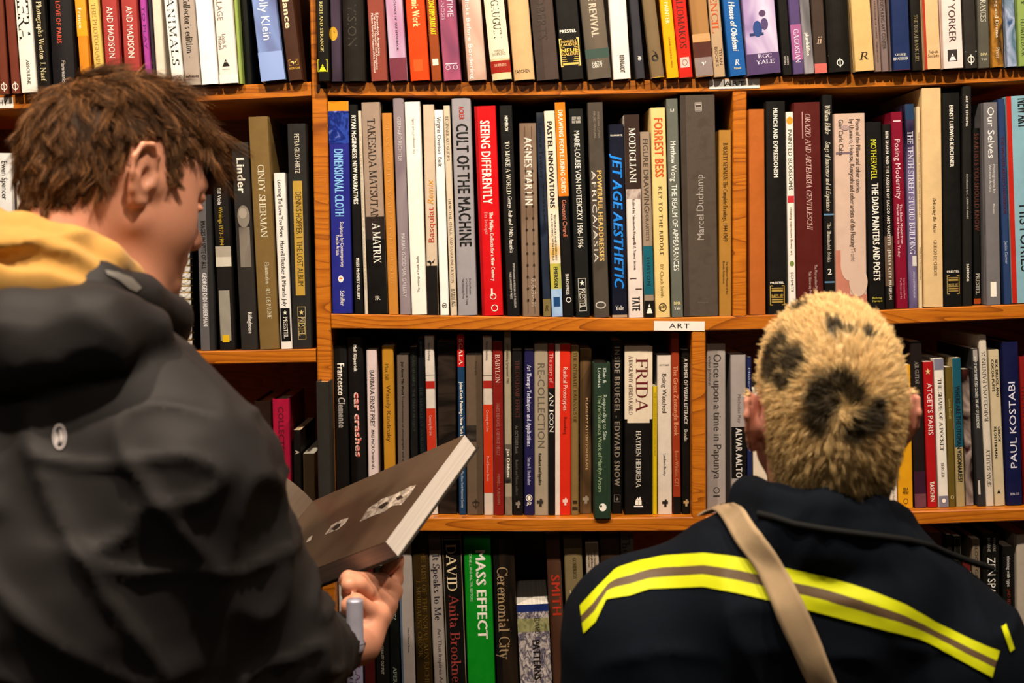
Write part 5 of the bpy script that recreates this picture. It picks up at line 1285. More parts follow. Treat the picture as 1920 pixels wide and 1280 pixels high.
def build_head(fl, H, skull=(0.098, 0.076, 0.086), face=True, sy=1.0, ear_y=.077, ear_z=0.0, ear_k=1.0):
    k = H.k
    E = lambda c, r, R=None: fl.ell(H(c[0], c[1] * sy, c[2]), np.array((r[0], r[1] * sy, r[2])) * k, H.M if R is None else H.M @ R)
    C = lambda a, b, ra, rb=None: fl.cap(H(*a), H(*b), ra * k, (ra if rb is None else rb) * k)
    fl.add(E((-0.004, 0, 0.040), skull), 0.02)
    fl.add(E((-0.035, 0, 0.020), (0.066, 0.070, 0.066)), 0.03)      # back of the skull
    fl.add(E((0.040, 0, 0.010), (0.050, 0.064, 0.064)), 0.03)       # brow and temples
    for s in (-1, 1):
        fl.add(C((0.004, s * .056, -.045), (0.074, s * .018, -.092), .020, .018), 0.03)   # jaw
        fl.add(E((0.052, s * .038, -.030), (.034, .030, .036)), 0.03)                     # cheek
        fl.add(C((0.084, s * .040, .026), (0.094, s * .012, .024), .010), 0.015)          # brow ridge
    fl.add(E((0.055, 0, -.055), (.040, .048, .052)), 0.03)
    fl.add(E((0.086, 0, -.094), (.017, .022, .016)), 0.02)          # chin
    if face:
        for s in (-1, 1):
            fl.sub(E((0.098, s * .032, .008), (.016, .019, .012)), 0.014)
            fl.add(E((0.080, s * .032, .007), (.0125, .0125, .0115)), 0.004)
            fl.add(C((0.090, s * .046, .0005), (0.0935, s * .020, .0), .0035), 0.006)     # lower lid
            fl.add(C((0.090, s * .046, .013), (0.0945, s * .022, .015), .0038), 0.006)    # upper lid
        fl.add(C((0.092, 0, .014), (0.112, 0, -.026), .008, .0105), 0.012)                # nose
        fl.add(E((0.113, 0, -.030), (.012, .011, .010)), 0.008)
        for s in (-1, 1):
            fl.add(E((0.103, s * .012, -.034), (.011, .008, .009)), 0.006)
            fl.sub(E((0.108, s * .006, -.042), (.005, .0035, .005)), 0.004)
        fl.add(E((0.094, 0, -.060), (.012, .026, .009)), 0.010)                           # upper lip
        fl.add(E((0.092, 0, -.073), (.011, .022, .008)), 0.008)
        fl.sub(C((0.106, -.022, -.0665), (0.106, .022, -.0665), .0022), 0.004)
        fl.sub(E((0.101, 0, -.082), (.010, .018, .005)), 0.008)
    for s in (-1, 1):      # ears
        He = Head.__new__(Head)
        He.F, He.L, He.U, He.M, He.k = H.F, H.L, H.U, H.M, k * ear_k
        He.o = H(-.006, s * ear_y, ear_z)
        q = He.k
        Ce = lambda a, b, ra, rb=None: fl.cap(He(*a), He(*b), ra * q, (ra if rb is None else rb) * q)
        Ee = lambda c, r, R=None: fl.ell(He(*c), np.array(r) * q, H.M if R is None else H.M @ R)
        fl.add(Ce((.012, -s * .010, -.002), (-.004, s * .002, -.002), .016, .013), 0.012)
        fl.add(Ee((-.004, s * .006, .004), (.020, .0055, .033), np.array(((math.cos(s * -.45), -math.sin(s * -.45), 0), (math.sin(s * -.45), math.cos(s * -.45), 0), (0, 0, 1.)))), 0.006)
        rim = [(.010, .004, .016), (.008, .008, .028), (-.004, .013, .037), (-.017, .017, .032), (-.024, .018, .016), (-.021, .016, -.002), (-.013, .011, -.018), (-.004, .006, -.029), (.005, .003, -.026)]
        fl.chain([He(x, s * y, z) for x, y, z in rim], [.0036 * q] * 6 + [.0042 * q, .0058 * q, .004 * q], 0.003)
        fl.sub(Ee((.001, s * .012, .000), (.009, .007, .012)), 0.004)
        fl.sub(Ce((-.012, s * .016, .022), (-.016, s * .0165, .004), .0035), 0.003)
        fl.add(Ce((.011, s * .004, .004), (.009, s * .006, -.006), .0045), 0.004)  # tragus


# hands: fingers rooted along the palm


def build_hand(fl, wrist, knuckles, fingers, thumb, r=0.0085):
    """wrist point, four knuckle points, four lists of joints, thumb joints"""
    wr = A3(wrist)
    for kn in knuckles:
        fl.add(fl.cap(wr + (A3(kn) - wr) * .12, kn, .017, .0115), 0.014)
    for kn, f in zip(knuckles, fingers):
        pts = [A3(kn)] + [A3(p) for p in f]
        rs = [.0112, .0095, .0085, .0070][:len(pts)]
        fl.chain(pts, rs, 0.004)
    pts = [wr + (A3(thumb[0]) - wr) * .4] + [A3(p) for p in thumb]
    fl.chain(pts, [.015, .0125, .0105, .0085][:len(pts)], 0.006)
# ---------------------------------------------------------------- the brown-haired person, reading
def person_root(loc, label):
    return root('person', loc, label, 'person', 'people browsing the shelves')


def project(V):
    d = np.asarray(V, float) - np.array(CAM)
    R_, U_, F_ = (np.array(v) for v in (C_R, C_U, _f))
    zz = d @ F_
    return np.stack([960 + FPX * (d @ R_) / zz, 640 - FPX * (d @ U_) / zz], 1)


def legs(fl, hips, feet, r=0.085):
    for h_, f_ in zip(hips, feet):
        kn = [(h_[0] + f_[0]) / 2, (h_[1] + f_[1]) / 2 + .02, h_[2] * .52]
        fl.chain([h_, kn, (f_[0], f_[1], .08)], [r, .065, .055], 0.05)


def shoe(parent, x, y, yaw, m):
    fl = Field((x - .2, y - .2, -.01), (x + .2, y + .2, .13), .008)
    c, s = math.cos(yaw), math.sin(yaw)
    R = np.array(((c, -s, 0), (s, c, 0), (0, 0, 1.)))
    fl.add(fl.ell((x + c * .06, y + s * .06, .035), (.13, .047, .04), R), .02)
    fl.add(fl.cap((x - c * .03, y - s * .03, .04), (x - c * .03, y - s * .03, .10), .045, .043), .03)
    fl.d = np.maximum(fl.d, 0.004 - fl.Z)
    V, Q = fl.nets()
    link('shoe', fast_mesh('shoe', smooth_v(V, Q, 1), Q), parent, m, smooth=True)


PA = person_root((-0.42, -0.52, 0), 'person with wavy brown hair, black jacket and yellow hood bending over an open book')
HA = Head(W3(214, 352, -.52), math.radians(42), math.radians(18.5), math.radians(4.3), 0.89)

# skin: head, neck, chest under the clothes, arm and hand in one body
lo_ = HA.o - np.array((.20, .20, .26)); hi_ = HA.o + np.array((.22, .2, .20))
fl = Field(lo_, hi_, 0.0026)
build_head(fl, HA, (0.098, 0.076, 0.082))
nk0, nk1 = HA(-.030, 0, -.035), W3(120, 560, -.56)
fl.add(fl.cap(nk0, nk1, .056, .064), .03)
fl.add(fl.cap(HA(.02, 0, -.075), W3(210, 560, -.55), .035, .05), .03)
VA, QA = fl.nets()
VA = smooth_v(VA, QA, 1, .4)
headV, headQ = VA, QA
Cc, Bb = W3(723, 1015, -.42), W3(871, 815, -.27)
best = min((abs(float((W3(587, 939, y) - Bb) @ (Cc - Bb))), y) for y in np.linspace(-.40, -.02, 400))
Aa = W3(587, 939, best[1])
e1 = (Bb - Aa) / np.linalg.norm(Bb - Aa)
e2 = Cc - Bb; e2 -= e1 * (e2 @ e1)
lv = np.linalg.norm(Cc - Bb); lu = np.linalg.norm(Bb - Aa)
e2 /= np.linalg.norm(e2)
e3 = np.cross(e1, e2)
if (e3 @ (Bb - np.array(CAM))) < 0:
    e3 = -e3
TH = .0225


def clear_of_book(q, r=.024):
    """push a finger joint out of the book's volume: below its lower edge or behind its back cover"""
    q = np.array(q, float)
    d = q - Aa
    x, y, z = d @ e3, d @ e1, d @ e2
    if -r < x < TH + .0022 + r and z < lv + .003 + r:
        dz, dx = lv + .003 + r - z, TH + .0022 + r - x
        q = q + (e3 * dx if dx < dz else e2 * dz)
    return q


wristA = W3(668, 1206, -.415)
f2 = Field(wristA - np.array((.16, .14, .11)), wristA + np.array((.12, .18, .17)), 0.0028)
p = lambda x, y, Y: clear_of_book(W3(x, y, Y))
build_hand(f2, wristA,
           [p(738, 1086, -.315), p(736, 1108, -.345), p(726, 1132, -.375), p(708, 1154, -.40)],
           [[p(742, 1050, -.318), p(722, 1040, -.338), p(700, 1046, -.352)],
            [p(697, 1068, -.372), p(666, 1066, -.388), p(650, 1082, -.388)],
            [p(674, 1094, -.402), p(654, 1096, -.412), p(650, 1112, -.402)],
            [p(668, 1128, -.424), p(654, 1134, -.424), p(650, 1146, -.414)]],
           [p(690, 1146, -.365), p(676, 1116, -.345), p(664, 1096, -.338)], .0088)
f2.chain([wristA, W3(570, 1235, -.50)], [.023, .030], .02)
Vh, Qh = f2.nets()
Vh = smooth_v(Vh, Qh, 1, .4)
# the body under the clothes, coarser
f3 = Field((-.80, -.85, .80), (-.12, -.25, 1.52), .012)
f3.chain([W3(120, 560, -.56), W3(110, 860, -.58), (-.42, -.56, .95)], [.06, .10, .13], .05)
f3.chain([W3(120, 700, -.57), W3(340, 900, -.67), W3(520, 1210, -.62), W3(560, 1240, -.50)], [.06, .045, .036, .030], .03)
Vc, Qc = f3.nets()
V = np.vstack([VA, Vh, Vc]); Q = np.vstack([QA, Qh + len(VA), Qc + len(VA) + len(Vh)])
me = fast_mesh('body', V, Q)
at = me.attributes.new('mark', 'FLOAT', 'POINT')
lc = HA.local(VA)
mk = np.zeros(len(V), np.float32)
lip = np.exp(-((lc[:, 2] + .067) / .009) ** 4) * (np.abs(lc[:, 1]) < .024) * (lc[:, 0] > .085)
brow = np.exp(-((lc[:, 2] - .030) / .005) ** 4) * (np.abs(np.abs(lc[:, 1]) - .030) < .020) * (lc[:, 0] > .075)
mk[:len(VA)] = np.clip(.35 * lip + .85 * brow, 0, 1)
at.data.foreach_set('value', mk)
link('body', me, PA, skin_mat('skin_fair', '#dc9a78', '#e4a080', True), smooth=True)

# wavy brown hair
treeA = bvh(headV, headQ)
NA = vnormals(headV, headQ)


def in_hair_A(l):
    x, y, z = l[:, 0], np.abs(l[:, 1]), l[:, 2]
    front = np.interp(x, [-.11, -.075, -.055, -.042, -.030, .004, .014, .022, .030, .036, .055, .075, .1], [-.060, -.056, -.036, .000, .040, .052, .046, .010, .010, .046, .062, .070, .072])
    return (z > front) & (z > -.062)


lA = HA.local(headV)
okA = in_hair_A(lA) & (lA[:, 0] > -.14)
ids = np.where(okA)[0]
crown = np.array((-.070, .012, .100))


def hair_A(n):
    pick = RNG.choice(ids, n)
    root_ = headV[pick] + RNG.normal(size=(n, 3)) * .0012
    nor = NA[pick]
    l = HA.local(root_)
    nl = nor @ HA.M
    away = l - crown
    away -= nl * np.sum(away * nl, 1, keepdims=True)
    away /= np.maximum(np.linalg.norm(away, axis=1, keepdims=True), 1e-6)
    fwd = np.array((0.75, -.25, .0))
    topness = np.clip((l[:, 2] - .05) / .06, 0, 1)[:, None]
    flow = away * (1.0 - .35 * topness) + fwd * topness * .8 + np.array((.05, 0, -.75)) * (1 - topness)
    flow -= nl * np.sum(flow * nl, 1, keepdims=True) * .7
    flow /= np.maximum(np.linalg.norm(flow, axis=1, keepdims=True), 1e-6)
    low = np.clip((l[:, 2] + .065) / .07, 0, 1)
    L = .009 + .034 * low ** 1.3 * (.40 + .60 * topness[:, 0]) * (.6 + .7 * RNG.random(n))
    L *= np.where((l[:, 0] > .045) & (l[:, 2] > .05), 1.25, 1.0)
    L = np.where((np.abs(l[:, 1]) > .05) & (l[:, 0] > -.045), np.minimum(L, .016), L)
    lift = (.22 + .34 * topness[:, 0]) * (.5 + .6 * RNG.random(n)) * np.clip(low + .2, 0, 1)
    # clumps
    nc = 700
    cc = RNG.choice(n, nc, replace=False)
    own = np.argmin(((l[:, None, :] - l[cc][None]) ** 2).sum(2), 1)
    swirl = RNG.normal(size=(nc, 3)) * .5
    swirl = swirl[own] + RNG.normal(size=(n, 3)) * .2
    k = 8
    t = np.linspace(0, 1, k)[None, :, None]
    ph = RNG.random(nc)[own][:, None, None] * 6.28
    side = np.cross(nl, flow)[:, None, :]
    pth = l[:, None, :] + L[:, None, None] * (nl[:, None, :] * lift[:, None, None] * (1.9 * t - 1.1 * t ** 2) + flow[:, None, :] * (t * .35 + .65 * t ** 1.6) + swirl[:, None, :] * t ** 1.5 * .55
                                              + side * np.sin(t * 5.5 + ph) * .26 * t) + np.array((.06, 0, -.20)) * (L[:, None, None] * t ** 2)
    tip = pth[cc][own]
    d0 = (l[cc][own] - l)[:, None, :]
    pth = pth + (tip - pth) * (.42 * t ** 1.3)
    # keep hairs outside the skull
    tone = np.array((.185, .082, .030)) * (.32 + 2.0 * RNG.random((n, 1)) ** 3.5) * (0.75 + .5 * RNG.random(nc)[own][:, None])
    return root_, HA.many(pth.reshape(-1, 3)).reshape(n, k, 3), tone


r_, pth, tn = hair_A(30000)
f_ok = okA[headQ].all(1)
used = np.unique(headQ[f_ok])
remap = -np.ones(len(headV), int); remap[used] = np.arange(len(used))
depth_in = np.clip((lA[used, 2] + .045) / .05, .1, 1)[:, None]
capV = headV[used] + NA[used] * (.0012 + .003 * depth_in)
capT = np.tile(np.array((.045, .022, .010)), (len(used), 1))
strands('hair', r_, pth, .00028 + .00016 * RNG.random(len(tn)), tn, PA, hair_mat('brown_hair', .5, .16), (capV, remap[headQ[f_ok]], capT))

# black shell jacket
EL, SHR = W3(508, 1215, -.62), W3(344, 885, -.69)
fl = Field((-.92, -.92, .78), (-.10, -.28, 1.60), .0062)
fl.chain([W3(130, 775, -.62), SHR, EL], [.080, .072, .064], .035)
fl.chain([EL, W3(570, 1235, -.50), W3(636, 1216, -.425)], [.064, .044, .030], .025)
fl.chain([W3(110, 680, -.58), W3(-140, 850, -.46), W3(-200, 1250, -.44)], [.085, .085, .07], .05)
fl.chain([W3(120, 880, -.62), W3(150, 1080, -.63), (-.42, -.60, 1.0), (-.42, -.58, .84)], [.13, .165, .165, .16], .05)
fl.add(fl.ell(W3(230, 930, -.66), (.12, .10, .17)), .04)
# stand collar and the hood lying on the back
fl.chain([W3(40, 560, -.69), W3(180, 540, -.68), W3(262, 556, -.63), W3(322, 592, -.57), W3(300, 630, -.50)], [.032, .026, .022, .020, .026], .010)
fl.chain([W3(-120, 660, -.66), W3(40, 628, -.72), W3(180, 618, -.725), W3(270, 622, -.69)], [.045, .046, .038, .026], .010)
fl.chain([W3(-120, 690, -.68), W3(60, 662, -.735), W3(200, 642, -.735)], [.034, .034, .026], .012)
# keep the neck and chin clear
fl.sub(fl.cap(HA(-.02, 0, -.06), W3(128, 520, -.56), .066, .066), .01)
fl.sub(fl.cap(HA(.03, 0, -.09), W3(215, 560, -.555), .050, .050), .01)
fl.sub(fl.cap(W3(622, 1222, -.435), W3(680, 1200, -.39), .022, .028), .006)
V, Q = fl.nets()
V = smooth_v(V, Q, 2)
N = vnormals(V, Q)
w1 = noise3(V * (1, 1, 1), 5.0, 1)[:, None]
q = V + .05 * np.hstack([w1, w1, -w1])
ax1 = np.array((.62, .1, -.78))
sq = q - np.outer(q @ ax1, ax1) * .72
cre = (1 - np.abs(noise3(sq, 17, 2))) ** 6
cre2 = (1 - np.abs(noise3(q * (1, 1, 2.2), 13, 3))) ** 7
low = np.clip((1.50 - V[:, 2]) / .1, .3, 1)
V = V + N * ((cre * .012 + cre2 * .009 + noise3(q, 9, 4) * .004) * low)[:, None]
V = smooth_v(V, Q, 1, .4)
jac_black = cloth_mat('black_shell_fabric', '#373230', .62, .2, 1400.0, .15, 0.0, .1)
JA = link('jacket', fast_mesh('jacket', V, Q), PA, jac_black, smooth=True)
treeJA = bvh(V, Q)


def patch(tree, poly, eps=.0012, sub=1):
    """a flat printed shape laid on a surface: polygon points given in the picture frame"""
    cx = sum(p_[0] for p_ in poly) / len(poly); cy = sum(p_[1] for p_ in poly) / len(poly)
    V_ = []
    for x, y in [(cx, cy)] + list(poly):
        loc, nor = hit(tree, x, y)
        if loc is None:
            return None
        V_.append(loc + nor * eps)
    return V_, [(0, i + 1, (i + 1) % len(poly) + 1) for i in range(len(poly))]


def quad_strip(tree, top_, bot_, n, rows, eps):
    """cloth band between two lines of the picture frame, laid on a surface"""
    def samp(line):
        a = np.array(line, float)
        s = np.r_[0, np.cumsum(np.linalg.norm(np.diff(a, axis=0), axis=1))]
        q = np.linspace(0, s[-1], n)
        return np.stack([np.interp(q, s, a[:, 0]), np.interp(q, s, a[:, 1])], 1)
    A_, B_ = samp(top_), samp(bot_)
    G_ = np.full((n, rows + 1, 3), np.nan)
    for i in range(n):
        for j in range(rows + 1):
            x, y = A_[i] + (B_[i] - A_[i]) * j / rows
            loc, nor = hit(tree, x, y)
            if loc is not None:
                G_[i, j] = loc + nor * eps
    return G_


# round badge on the shoulder blade: ring and a winged mark
ringp = []
n = 26
out = [(112 + 13 * math.cos(2 * math.pi * i / n), 819 + 24 * math.sin(2 * math.pi * i / n)) for i in range(n)]
inn = [(112 + 10 * math.cos(2 * math.pi * i / n), 819 + 20.5 * math.sin(2 * math.pi * i / n)) for i in range(n)]
parts = [q_ for q_ in (patch(treeJA, [out[i], out[(i + 1) % n], inn[(i + 1) % n], inn[i]]) for i in range(n)) if q_]
mk_ = [[(104, 809), (108, 812), (111, 826), (106, 836), (104, 828)], [(112, 804), (118, 808), (120, 822), (116, 832), (112, 822)]]
parts += [q_ for q_ in (patch(treeJA, m_) for m_ in mk_) if q_]
if parts:
    b = link('badge', mesh('badge', *merge(parts)), JA, mat('#e0d0c8', .5, .3, 0, 'badge_print'))
    b['label'] = 'pale oval badge with a winged mark'
# grey reflective tab by the collar
G_ = quad_strip(treeJA, [(196, 507), (222, 512), (246, 522), (264, 540)], [(200, 515), (222, 526), (240, 542), (254, 547)], 10, 3, .0015)
if not np.isnan(G_).any():
    F = [(i * 4 + j, i * 4 + j + 1, (i + 1) * 4 + j + 1, (i + 1) * 4 + j) for i in range(9) for j in range(3)]
    b = link('reflective_tab', mesh('reflective_tab', G_.reshape(-1, 3).tolist(), F), JA, cloth_mat('grey_tab', '#8a8278', .5), smooth=True)
    b['label'] = 'grey reflective tab'

# yellow hood of the sweatshirt, pushed down around the neck
fl = Field((-.78, -.86, 1.40), (-.20, -.36, 1.70), .004)
fl.chain([W3(-140, 450, -.50), W3(-60, 446, -.60), W3(40, 450, -.665), W3(120, 468, -.675), W3(190, 494, -.66), W3(238, 528, -.62), W3(262, 565, -.57)], [.03, .03, .026, .022, .019, .016, .02], .008)
fl.chain([W3(-140, 500, -.50), W3(-60, 505, -.64), W3(30, 500, -.70), W3(110, 520, -.705), W3(180, 540, -.68)], [.03, .035, .034, .030, .024], .006)
fl.chain([W3(-120, 540, -.58), W3(0, 525, -.70), W3(100, 545, -.70)], [.05, .04, .035], .01)
fl.sub(fl.cap(HA(-.03, 0, -.03), W3(118, 560, -.56), .060, .068), .006)
gr = [W3(-90, 492, -.715), W3(40, 478, -.728), W3(130, 492, -.722), W3(215, 532, -.70)]
for i in range(3):      # the fold between the two layers of the hood
    fl.sub(fl.cap(gr[i], gr[i + 1], .010, .009), .010)
V, Q = fl.nets()
V = smooth_v(V, Q, 3)
N = vnormals(V, Q)
V = V + N * ((1 - np.abs(noise3(V * (.7, .7, 2.4), 15, 9))) ** 4 * .006)[:, None]
link('hood', fast_mesh('hood', V, Q), PA, cloth_mat('yellow_sweatshirt', '#cf9d55', .9, .1, 1200, .3, .15), smooth=True)

# trousers and shoes, below the picture
fl = Field((-.66, -.76, 0.05), (-.18, -.38, .95), .012)
legs(fl, [(-.50, -.54, .86), (-.34, -.62, .86)], [(-.52, -.50), (-.33, -.62)])
fl.add(fl.cap((-.49, -.55, .88), (-.35, -.61, .88), .10), .05)
V, Q = fl.nets()
link('trousers', fast_mesh('trousers', V, Q), PA, cloth_mat('dark_denim', '#20242c', .85), smooth=True)
for x, y in ((-.52, -.50), (-.33, -.62)):
    shoe(PA, x, y, math.radians(45), mat('#1a1816', .6))

# ---------------------------------------------------------------- the open book in the hand
hb = bpy.data.objects.new('open_book', None)
COL.objects.link(hb)
hb['label'] = 'thick open picture book with dark pages held over the lower shelf'
hb['category'] = 'book'
hb.matrix_world = Matrix(((e3[0], e1[0], e2[0], Aa[0]), (e3[1], e1[1], e2[1], Aa[1]), (e3[2], e1[2], e2[2], Aa[2]), (0, 0, 0, 1)))
# local axes: x through the thickness (away from the open page), y towards the fore edge, z down the page
nz = 1
V, F = box((.0006, 0, 0), (TH, lu, lv))
link('page_block', mesh('page_block', V, F), hb, paper('#dccbbb'))
V, F = box((0, 0.0, -.0002), (.0006, lu - .0004, lv + .0002))
link('open_page', mesh('open_page', V, F), hb, art(['#4a3a2c', '#644f3d', '#554233'], 5, (1, 1, 1), .32))
V, F = box((TH, -.004, -.003), (TH + .0022, lu + .003, lv + .003))
link('back_cover', mesh('back_cover', V, F), hb, mat('#3a322a', .5))
# the turned leaves rise from the gutter and curl away
n, VV = 18, []
for sgn in (0, 1):
    for i in range(n + 1):
        t = i / n
        th = t * 1.5
        R_ = .085
        x, y = -R_ * math.sin(th) * 1.25, -R_ * (1 - math.cos(th)) * 1.2
        nx, ny = math.cos(th + 1.57), -math.sin(th + 1.57)
        o_ = sgn * .012
        for z in (0, lv):
            VV.append((x + o_ * math.sin(th) * .6, y - o_ * math.cos(th) - .0005, z))
F = []
m2 = 2 * (n + 1)
for i in range(n):
    F.append((2 * i, 2 * i + 1, 2 * i + 3, 2 * i + 2))
    F.append((m2 + 2 * i, m2 + 2 * i + 2, m2 + 2 * i + 3, m2 + 2 * i + 1))
    F.append((2 * i, 2 * i + 2, m2 + 2 * i + 2, m2 + 2 * i)); F.append((2 * i + 1, m2 + 2 * i + 1, m2 + 2 * i + 3, 2 * i + 3))
F.append((2 * n, 2 * n + 1, m2 + 2 * n + 1, m2 + 2 * n))
link('turned_leaves', mesh('turned_leaves', VV, F), hb, art(['#5a4a3c', '#6c5a4a', '#4c4034'], 4, (1, 1, 1), .4))
# torn-looking white shapes printed on the dark page
inv = hb.matrix_world.inverted()


def on_page(px, py, lift=-.0003):
    o_ = inv @ CAM
    d = (inv @ P(px, py, 0.0)) - o_
    t = (lift - o_.x) / d.x
    q_ = o_ + d * t
    return (lift, q_.y, q_.z)


shapes = [[(674, 978), (690, 953), (716, 935), (744, 925), (770, 911), (780, 909), (770, 925), (752, 946), (735, 948), (722, 958), (713, 962), (700, 966)],
          [(609, 1002), (622, 984), (640, 974), (654, 970), (648, 980), (634, 992), (620, 998)], [(573, 1018), (578, 1008), (586, 1003), (583, 1012)]]
for s_ in shapes:
    link('printed_shape', mesh('printed_shape', [on_page(*p_) for p_ in s_], [tuple(range(len(s_)))]), hb, art(['#c8b4a0', '#d8c4b0', '#8a7868', '#e0d0bc'], 60, (1, 1, 1), .4, 4))
dk = [[(620, 992), (632, 982), (639, 980), (637, 987), (627, 994)], [(708, 950), (724, 940), (730, 942), (716, 954)], [(742, 933), (752, 928), (756, 932), (746, 938)]]
V, F = merge([([on_page(*p_, -.0005) for p_ in s_], [tuple(range(len(s_)))]) for s_ in dk])
link('printed_marks', mesh('printed_marks', V, F), hb, mat('#3c3028', .5, .3, 0, 'ink'))

# grey metal tube hanging in the hand
ta, tb = W3(668, 1118, -.452), W3(667, 1224, -.452)
tube = root('metal_tube', tuple(tb), 'short brushed grey metal tube held below the open book', 'tube')
prof = [(0, 0), (.0050, 0), (.0085, .0014), (.0098, .004), (.0100, .010), (.0093, .0115), (.0093, .058), (.0086, .0605), (0, .0612)]
V, F = [], []
n = 24
for r, z in prof:
    for i in range(n):
        V.append((r * math.cos(2 * math.pi * i / n), r * math.sin(2 * math.pi * i / n), z))
for j in range(len(prof) - 1):
    for i in range(n):
        F.append((j * n + i, j * n + (i + 1) % n, (j + 1) * n + (i + 1) % n, (j + 1) * n + i))
steel = mat('#bcb4bc', .35, .5, .08, 'brushed_metal')
steel.node_tree.nodes['Principled BSDF'].inputs['Metallic'].default_value = .35
link('barrel', mesh('barrel', V, F), tube, steel, smooth=True)
V, F = [], []
for r, z in ((.0101, .0105), (.0104, .0112), (.0104, .0124), (.0101, .0131)):
    for i in range(n):
        V.append((r * math.cos(2 * math.pi * i / n), r * math.sin(2 * math.pi * i / n), z))
for j in range(3):
    for i in range(n):
        F.append((j * n + i, j * n + (i + 1) % n, (j + 1) * n + (i + 1) % n, (j + 1) * n + i))
link('end_ring', mesh('end_ring', V, F), tube, steel, smooth=True)
# ---------------------------------------------------------------- the blond person seen from behind
PB = person_root((0.33, -0.5, 0), 'person seen from behind with cropped blond leopard-dyed hair and navy striped jacket')
HB = Head(W3(1550, 772, -.50), math.radians(91), math.radians(-10), math.radians(0), 0.95)
lo_ = HB.o - np.array((.16, .19, .26)); hi_ = HB.o + np.array((.16, .19, .18))
fl = Field(lo_, hi_, 0.0028)
build_head(fl, HB, (0.098, 0.075, 0.089), True, .965, .0785, -.009, .92)
fl.add(fl.cap(HB(-.045, 0, -.03), W3(1545, 990, -.49), .060, .062), .03)
VB, QB = fl.nets()
VB = smooth_v(VB, QB, 1, .4)
f3 = Field((.02, -.66, .70), (.64, -.30, 1.36), .012)
f3.chain([W3(1545, 990, -.52), W3(1530, 1150, -.50), (.32, -.48, .80)], [.07, .10, .12], .05)
f3.chain([W3(1545, 1130, -.50), W3(1230, 1225, -.50), W3(1090, 1560, -.48)], [.05, .038, .034], .03)
f3.chain([W3(1545, 1150, -.50), W3(1745, 1260, -.50), W3(1900, 1560, -.48)], [.05, .036, .034], .03)
Vc, Qc = f3.nets()
# hands hanging at the sides, below the picture
Vs, Qs = [VB, Vc], [QB, Qc + len(VB)]
for wx, s in ((1090, -1), (1900, 1)):
    wr = W3(wx, 1560, -.48)
    fh = Field(wr - np.array((.08, .08, .24)), wr + np.array((.08, .08, .05)), .004)
    kn = [wr + A3((s * .006, .03 - i * .020, -.085 + abs(i - 1) * .004)) for i in range(4)]
    fg = [[k_ + A3((-s * .006, 0, -.040)), k_ + A3((-s * .016, 0, -.066)), k_ + A3((-s * .030, 0, -.084 + abs(i - 1) * .006))] for i, k_ in enumerate(kn)]
    build_hand(fh, wr, kn, fg, [wr + A3((-s * .012, .045, -.05)), wr + A3((-s * .020, .052, -.082)), wr + A3((-s * .024, .050, -.105))])
    v_, q_ = fh.nets()
    Qs.append(q_ + sum(len(v) for v in Vs)); Vs.append(v_)
me = fast_mesh('body', np.vstack(Vs), np.vstack(Qs))
link('body', me, PB, skin_mat('skin_pale', '#d8947a', '#dc967e'), smooth=True)

NB = vnormals(VB, QB)
lB = HB.local(VB)
treeB = bvh(VB, QB)


def in_hair_B(l):
    x, y, z = l[:, 0], np.abs(l[:, 1]), l[:, 2]
    edge = np.interp(x, [-.11, -.075, -.050, -.035, -.024, .002, .016, .024, .05, .075, .1], [-.082, -.080, -.070, -.040, .020, .036, .034, .016, .052, .068, .07])
    ear = (y > .0715) & (x > -.036) & (x < .016) & (z < .024)
    return (z > edge) & (z > -.088) & ~ear


okB = in_hair_B(lB)
idsB = np.where(okB)[0]
wl, _ = hit(treeB, 1580, 762)
whorl = HB.local(np.array([wl]))[0]
n = 36000
pick = RNG.choice(idsB, n)
rt_ = VB[pick] + RNG.normal(size=(n, 3)) * .0012
nl = NB[pick] @ HB.M
l = HB.local(rt_)
away = l - whorl
dist = np.linalg.norm(away, axis=1)
away -= nl * np.sum(away * nl, 1, keepdims=True)
away /= np.maximum(np.linalg.norm(away, axis=1, keepdims=True), 1e-6)
sw = np.cross(nl, away) * np.exp(-dist / .03)[:, None] * .9
flow = away + sw + np.array((0, 0, -.25)) * np.clip(dist / .1, 0, 1)[:, None]
flow /= np.maximum(np.linalg.norm(flow, axis=1, keepdims=True), 1e-6)
nape = np.clip((l[:, 2] + .092) / .04, .35, 1)
L = (.0095 + .0045 * RNG.random(n)) * nape * np.where((np.abs(l[:, 1]) > .052) & (l[:, 2] < .07), .62, 1.0)
k = 5
t = np.linspace(0, 1, k)[None, :, None]
nc = 3000
cc = RNG.choice(n, nc, replace=False)
own = np.zeros(n, int)
for a in range(0, n, 2000):
    own[a:a + 2000] = np.argmin(((l[a:a + 2000, None, :] - l[cc][None]) ** 2).sum(2), 1)
jit = (RNG.normal(size=(nc, 3)) * .2)[own] + RNG.normal(size=(n, 3)) * .12
pth = l[:, None, :] + L[:, None, None] * (nl[:, None, :] * (.95 * t - .5 * t ** 2) + flow[:, None, :] * (.25 * t + .65 * t ** 1.7) + jit[:, None, :] * t)
pth = pth + (pth[cc][own] - pth) * (.3 * t ** 1.4)
# dyed spots, placed on the scalp
SPOTS = [(1503, 576, .012, .007), (1538, 555, .007, .005), (1566, 617, .0075, .013), (1625, 631, .006, .008), (1596, 622, .006, .006),
         (1448, 676, .010, .024), (1490, 680, .014, .016), (1468, 646, .015, .010), (1470, 714, .012, .008),
         (1548, 742, .014, .018), (1576, 720, .014, .011), (1600, 740, .009, .010), (1622, 788, .015, .013), (1538, 782, .010, .015), (1600, 808, .012, .009), (1640, 770, .008, .012)]
spots = []
for sx, sy, ra, rb in SPOTS:
    loc, _ = hit(treeB, sx, sy)
    if loc is not None:
        spots.append((HB.local(np.array([loc]))[0], ra, rb))


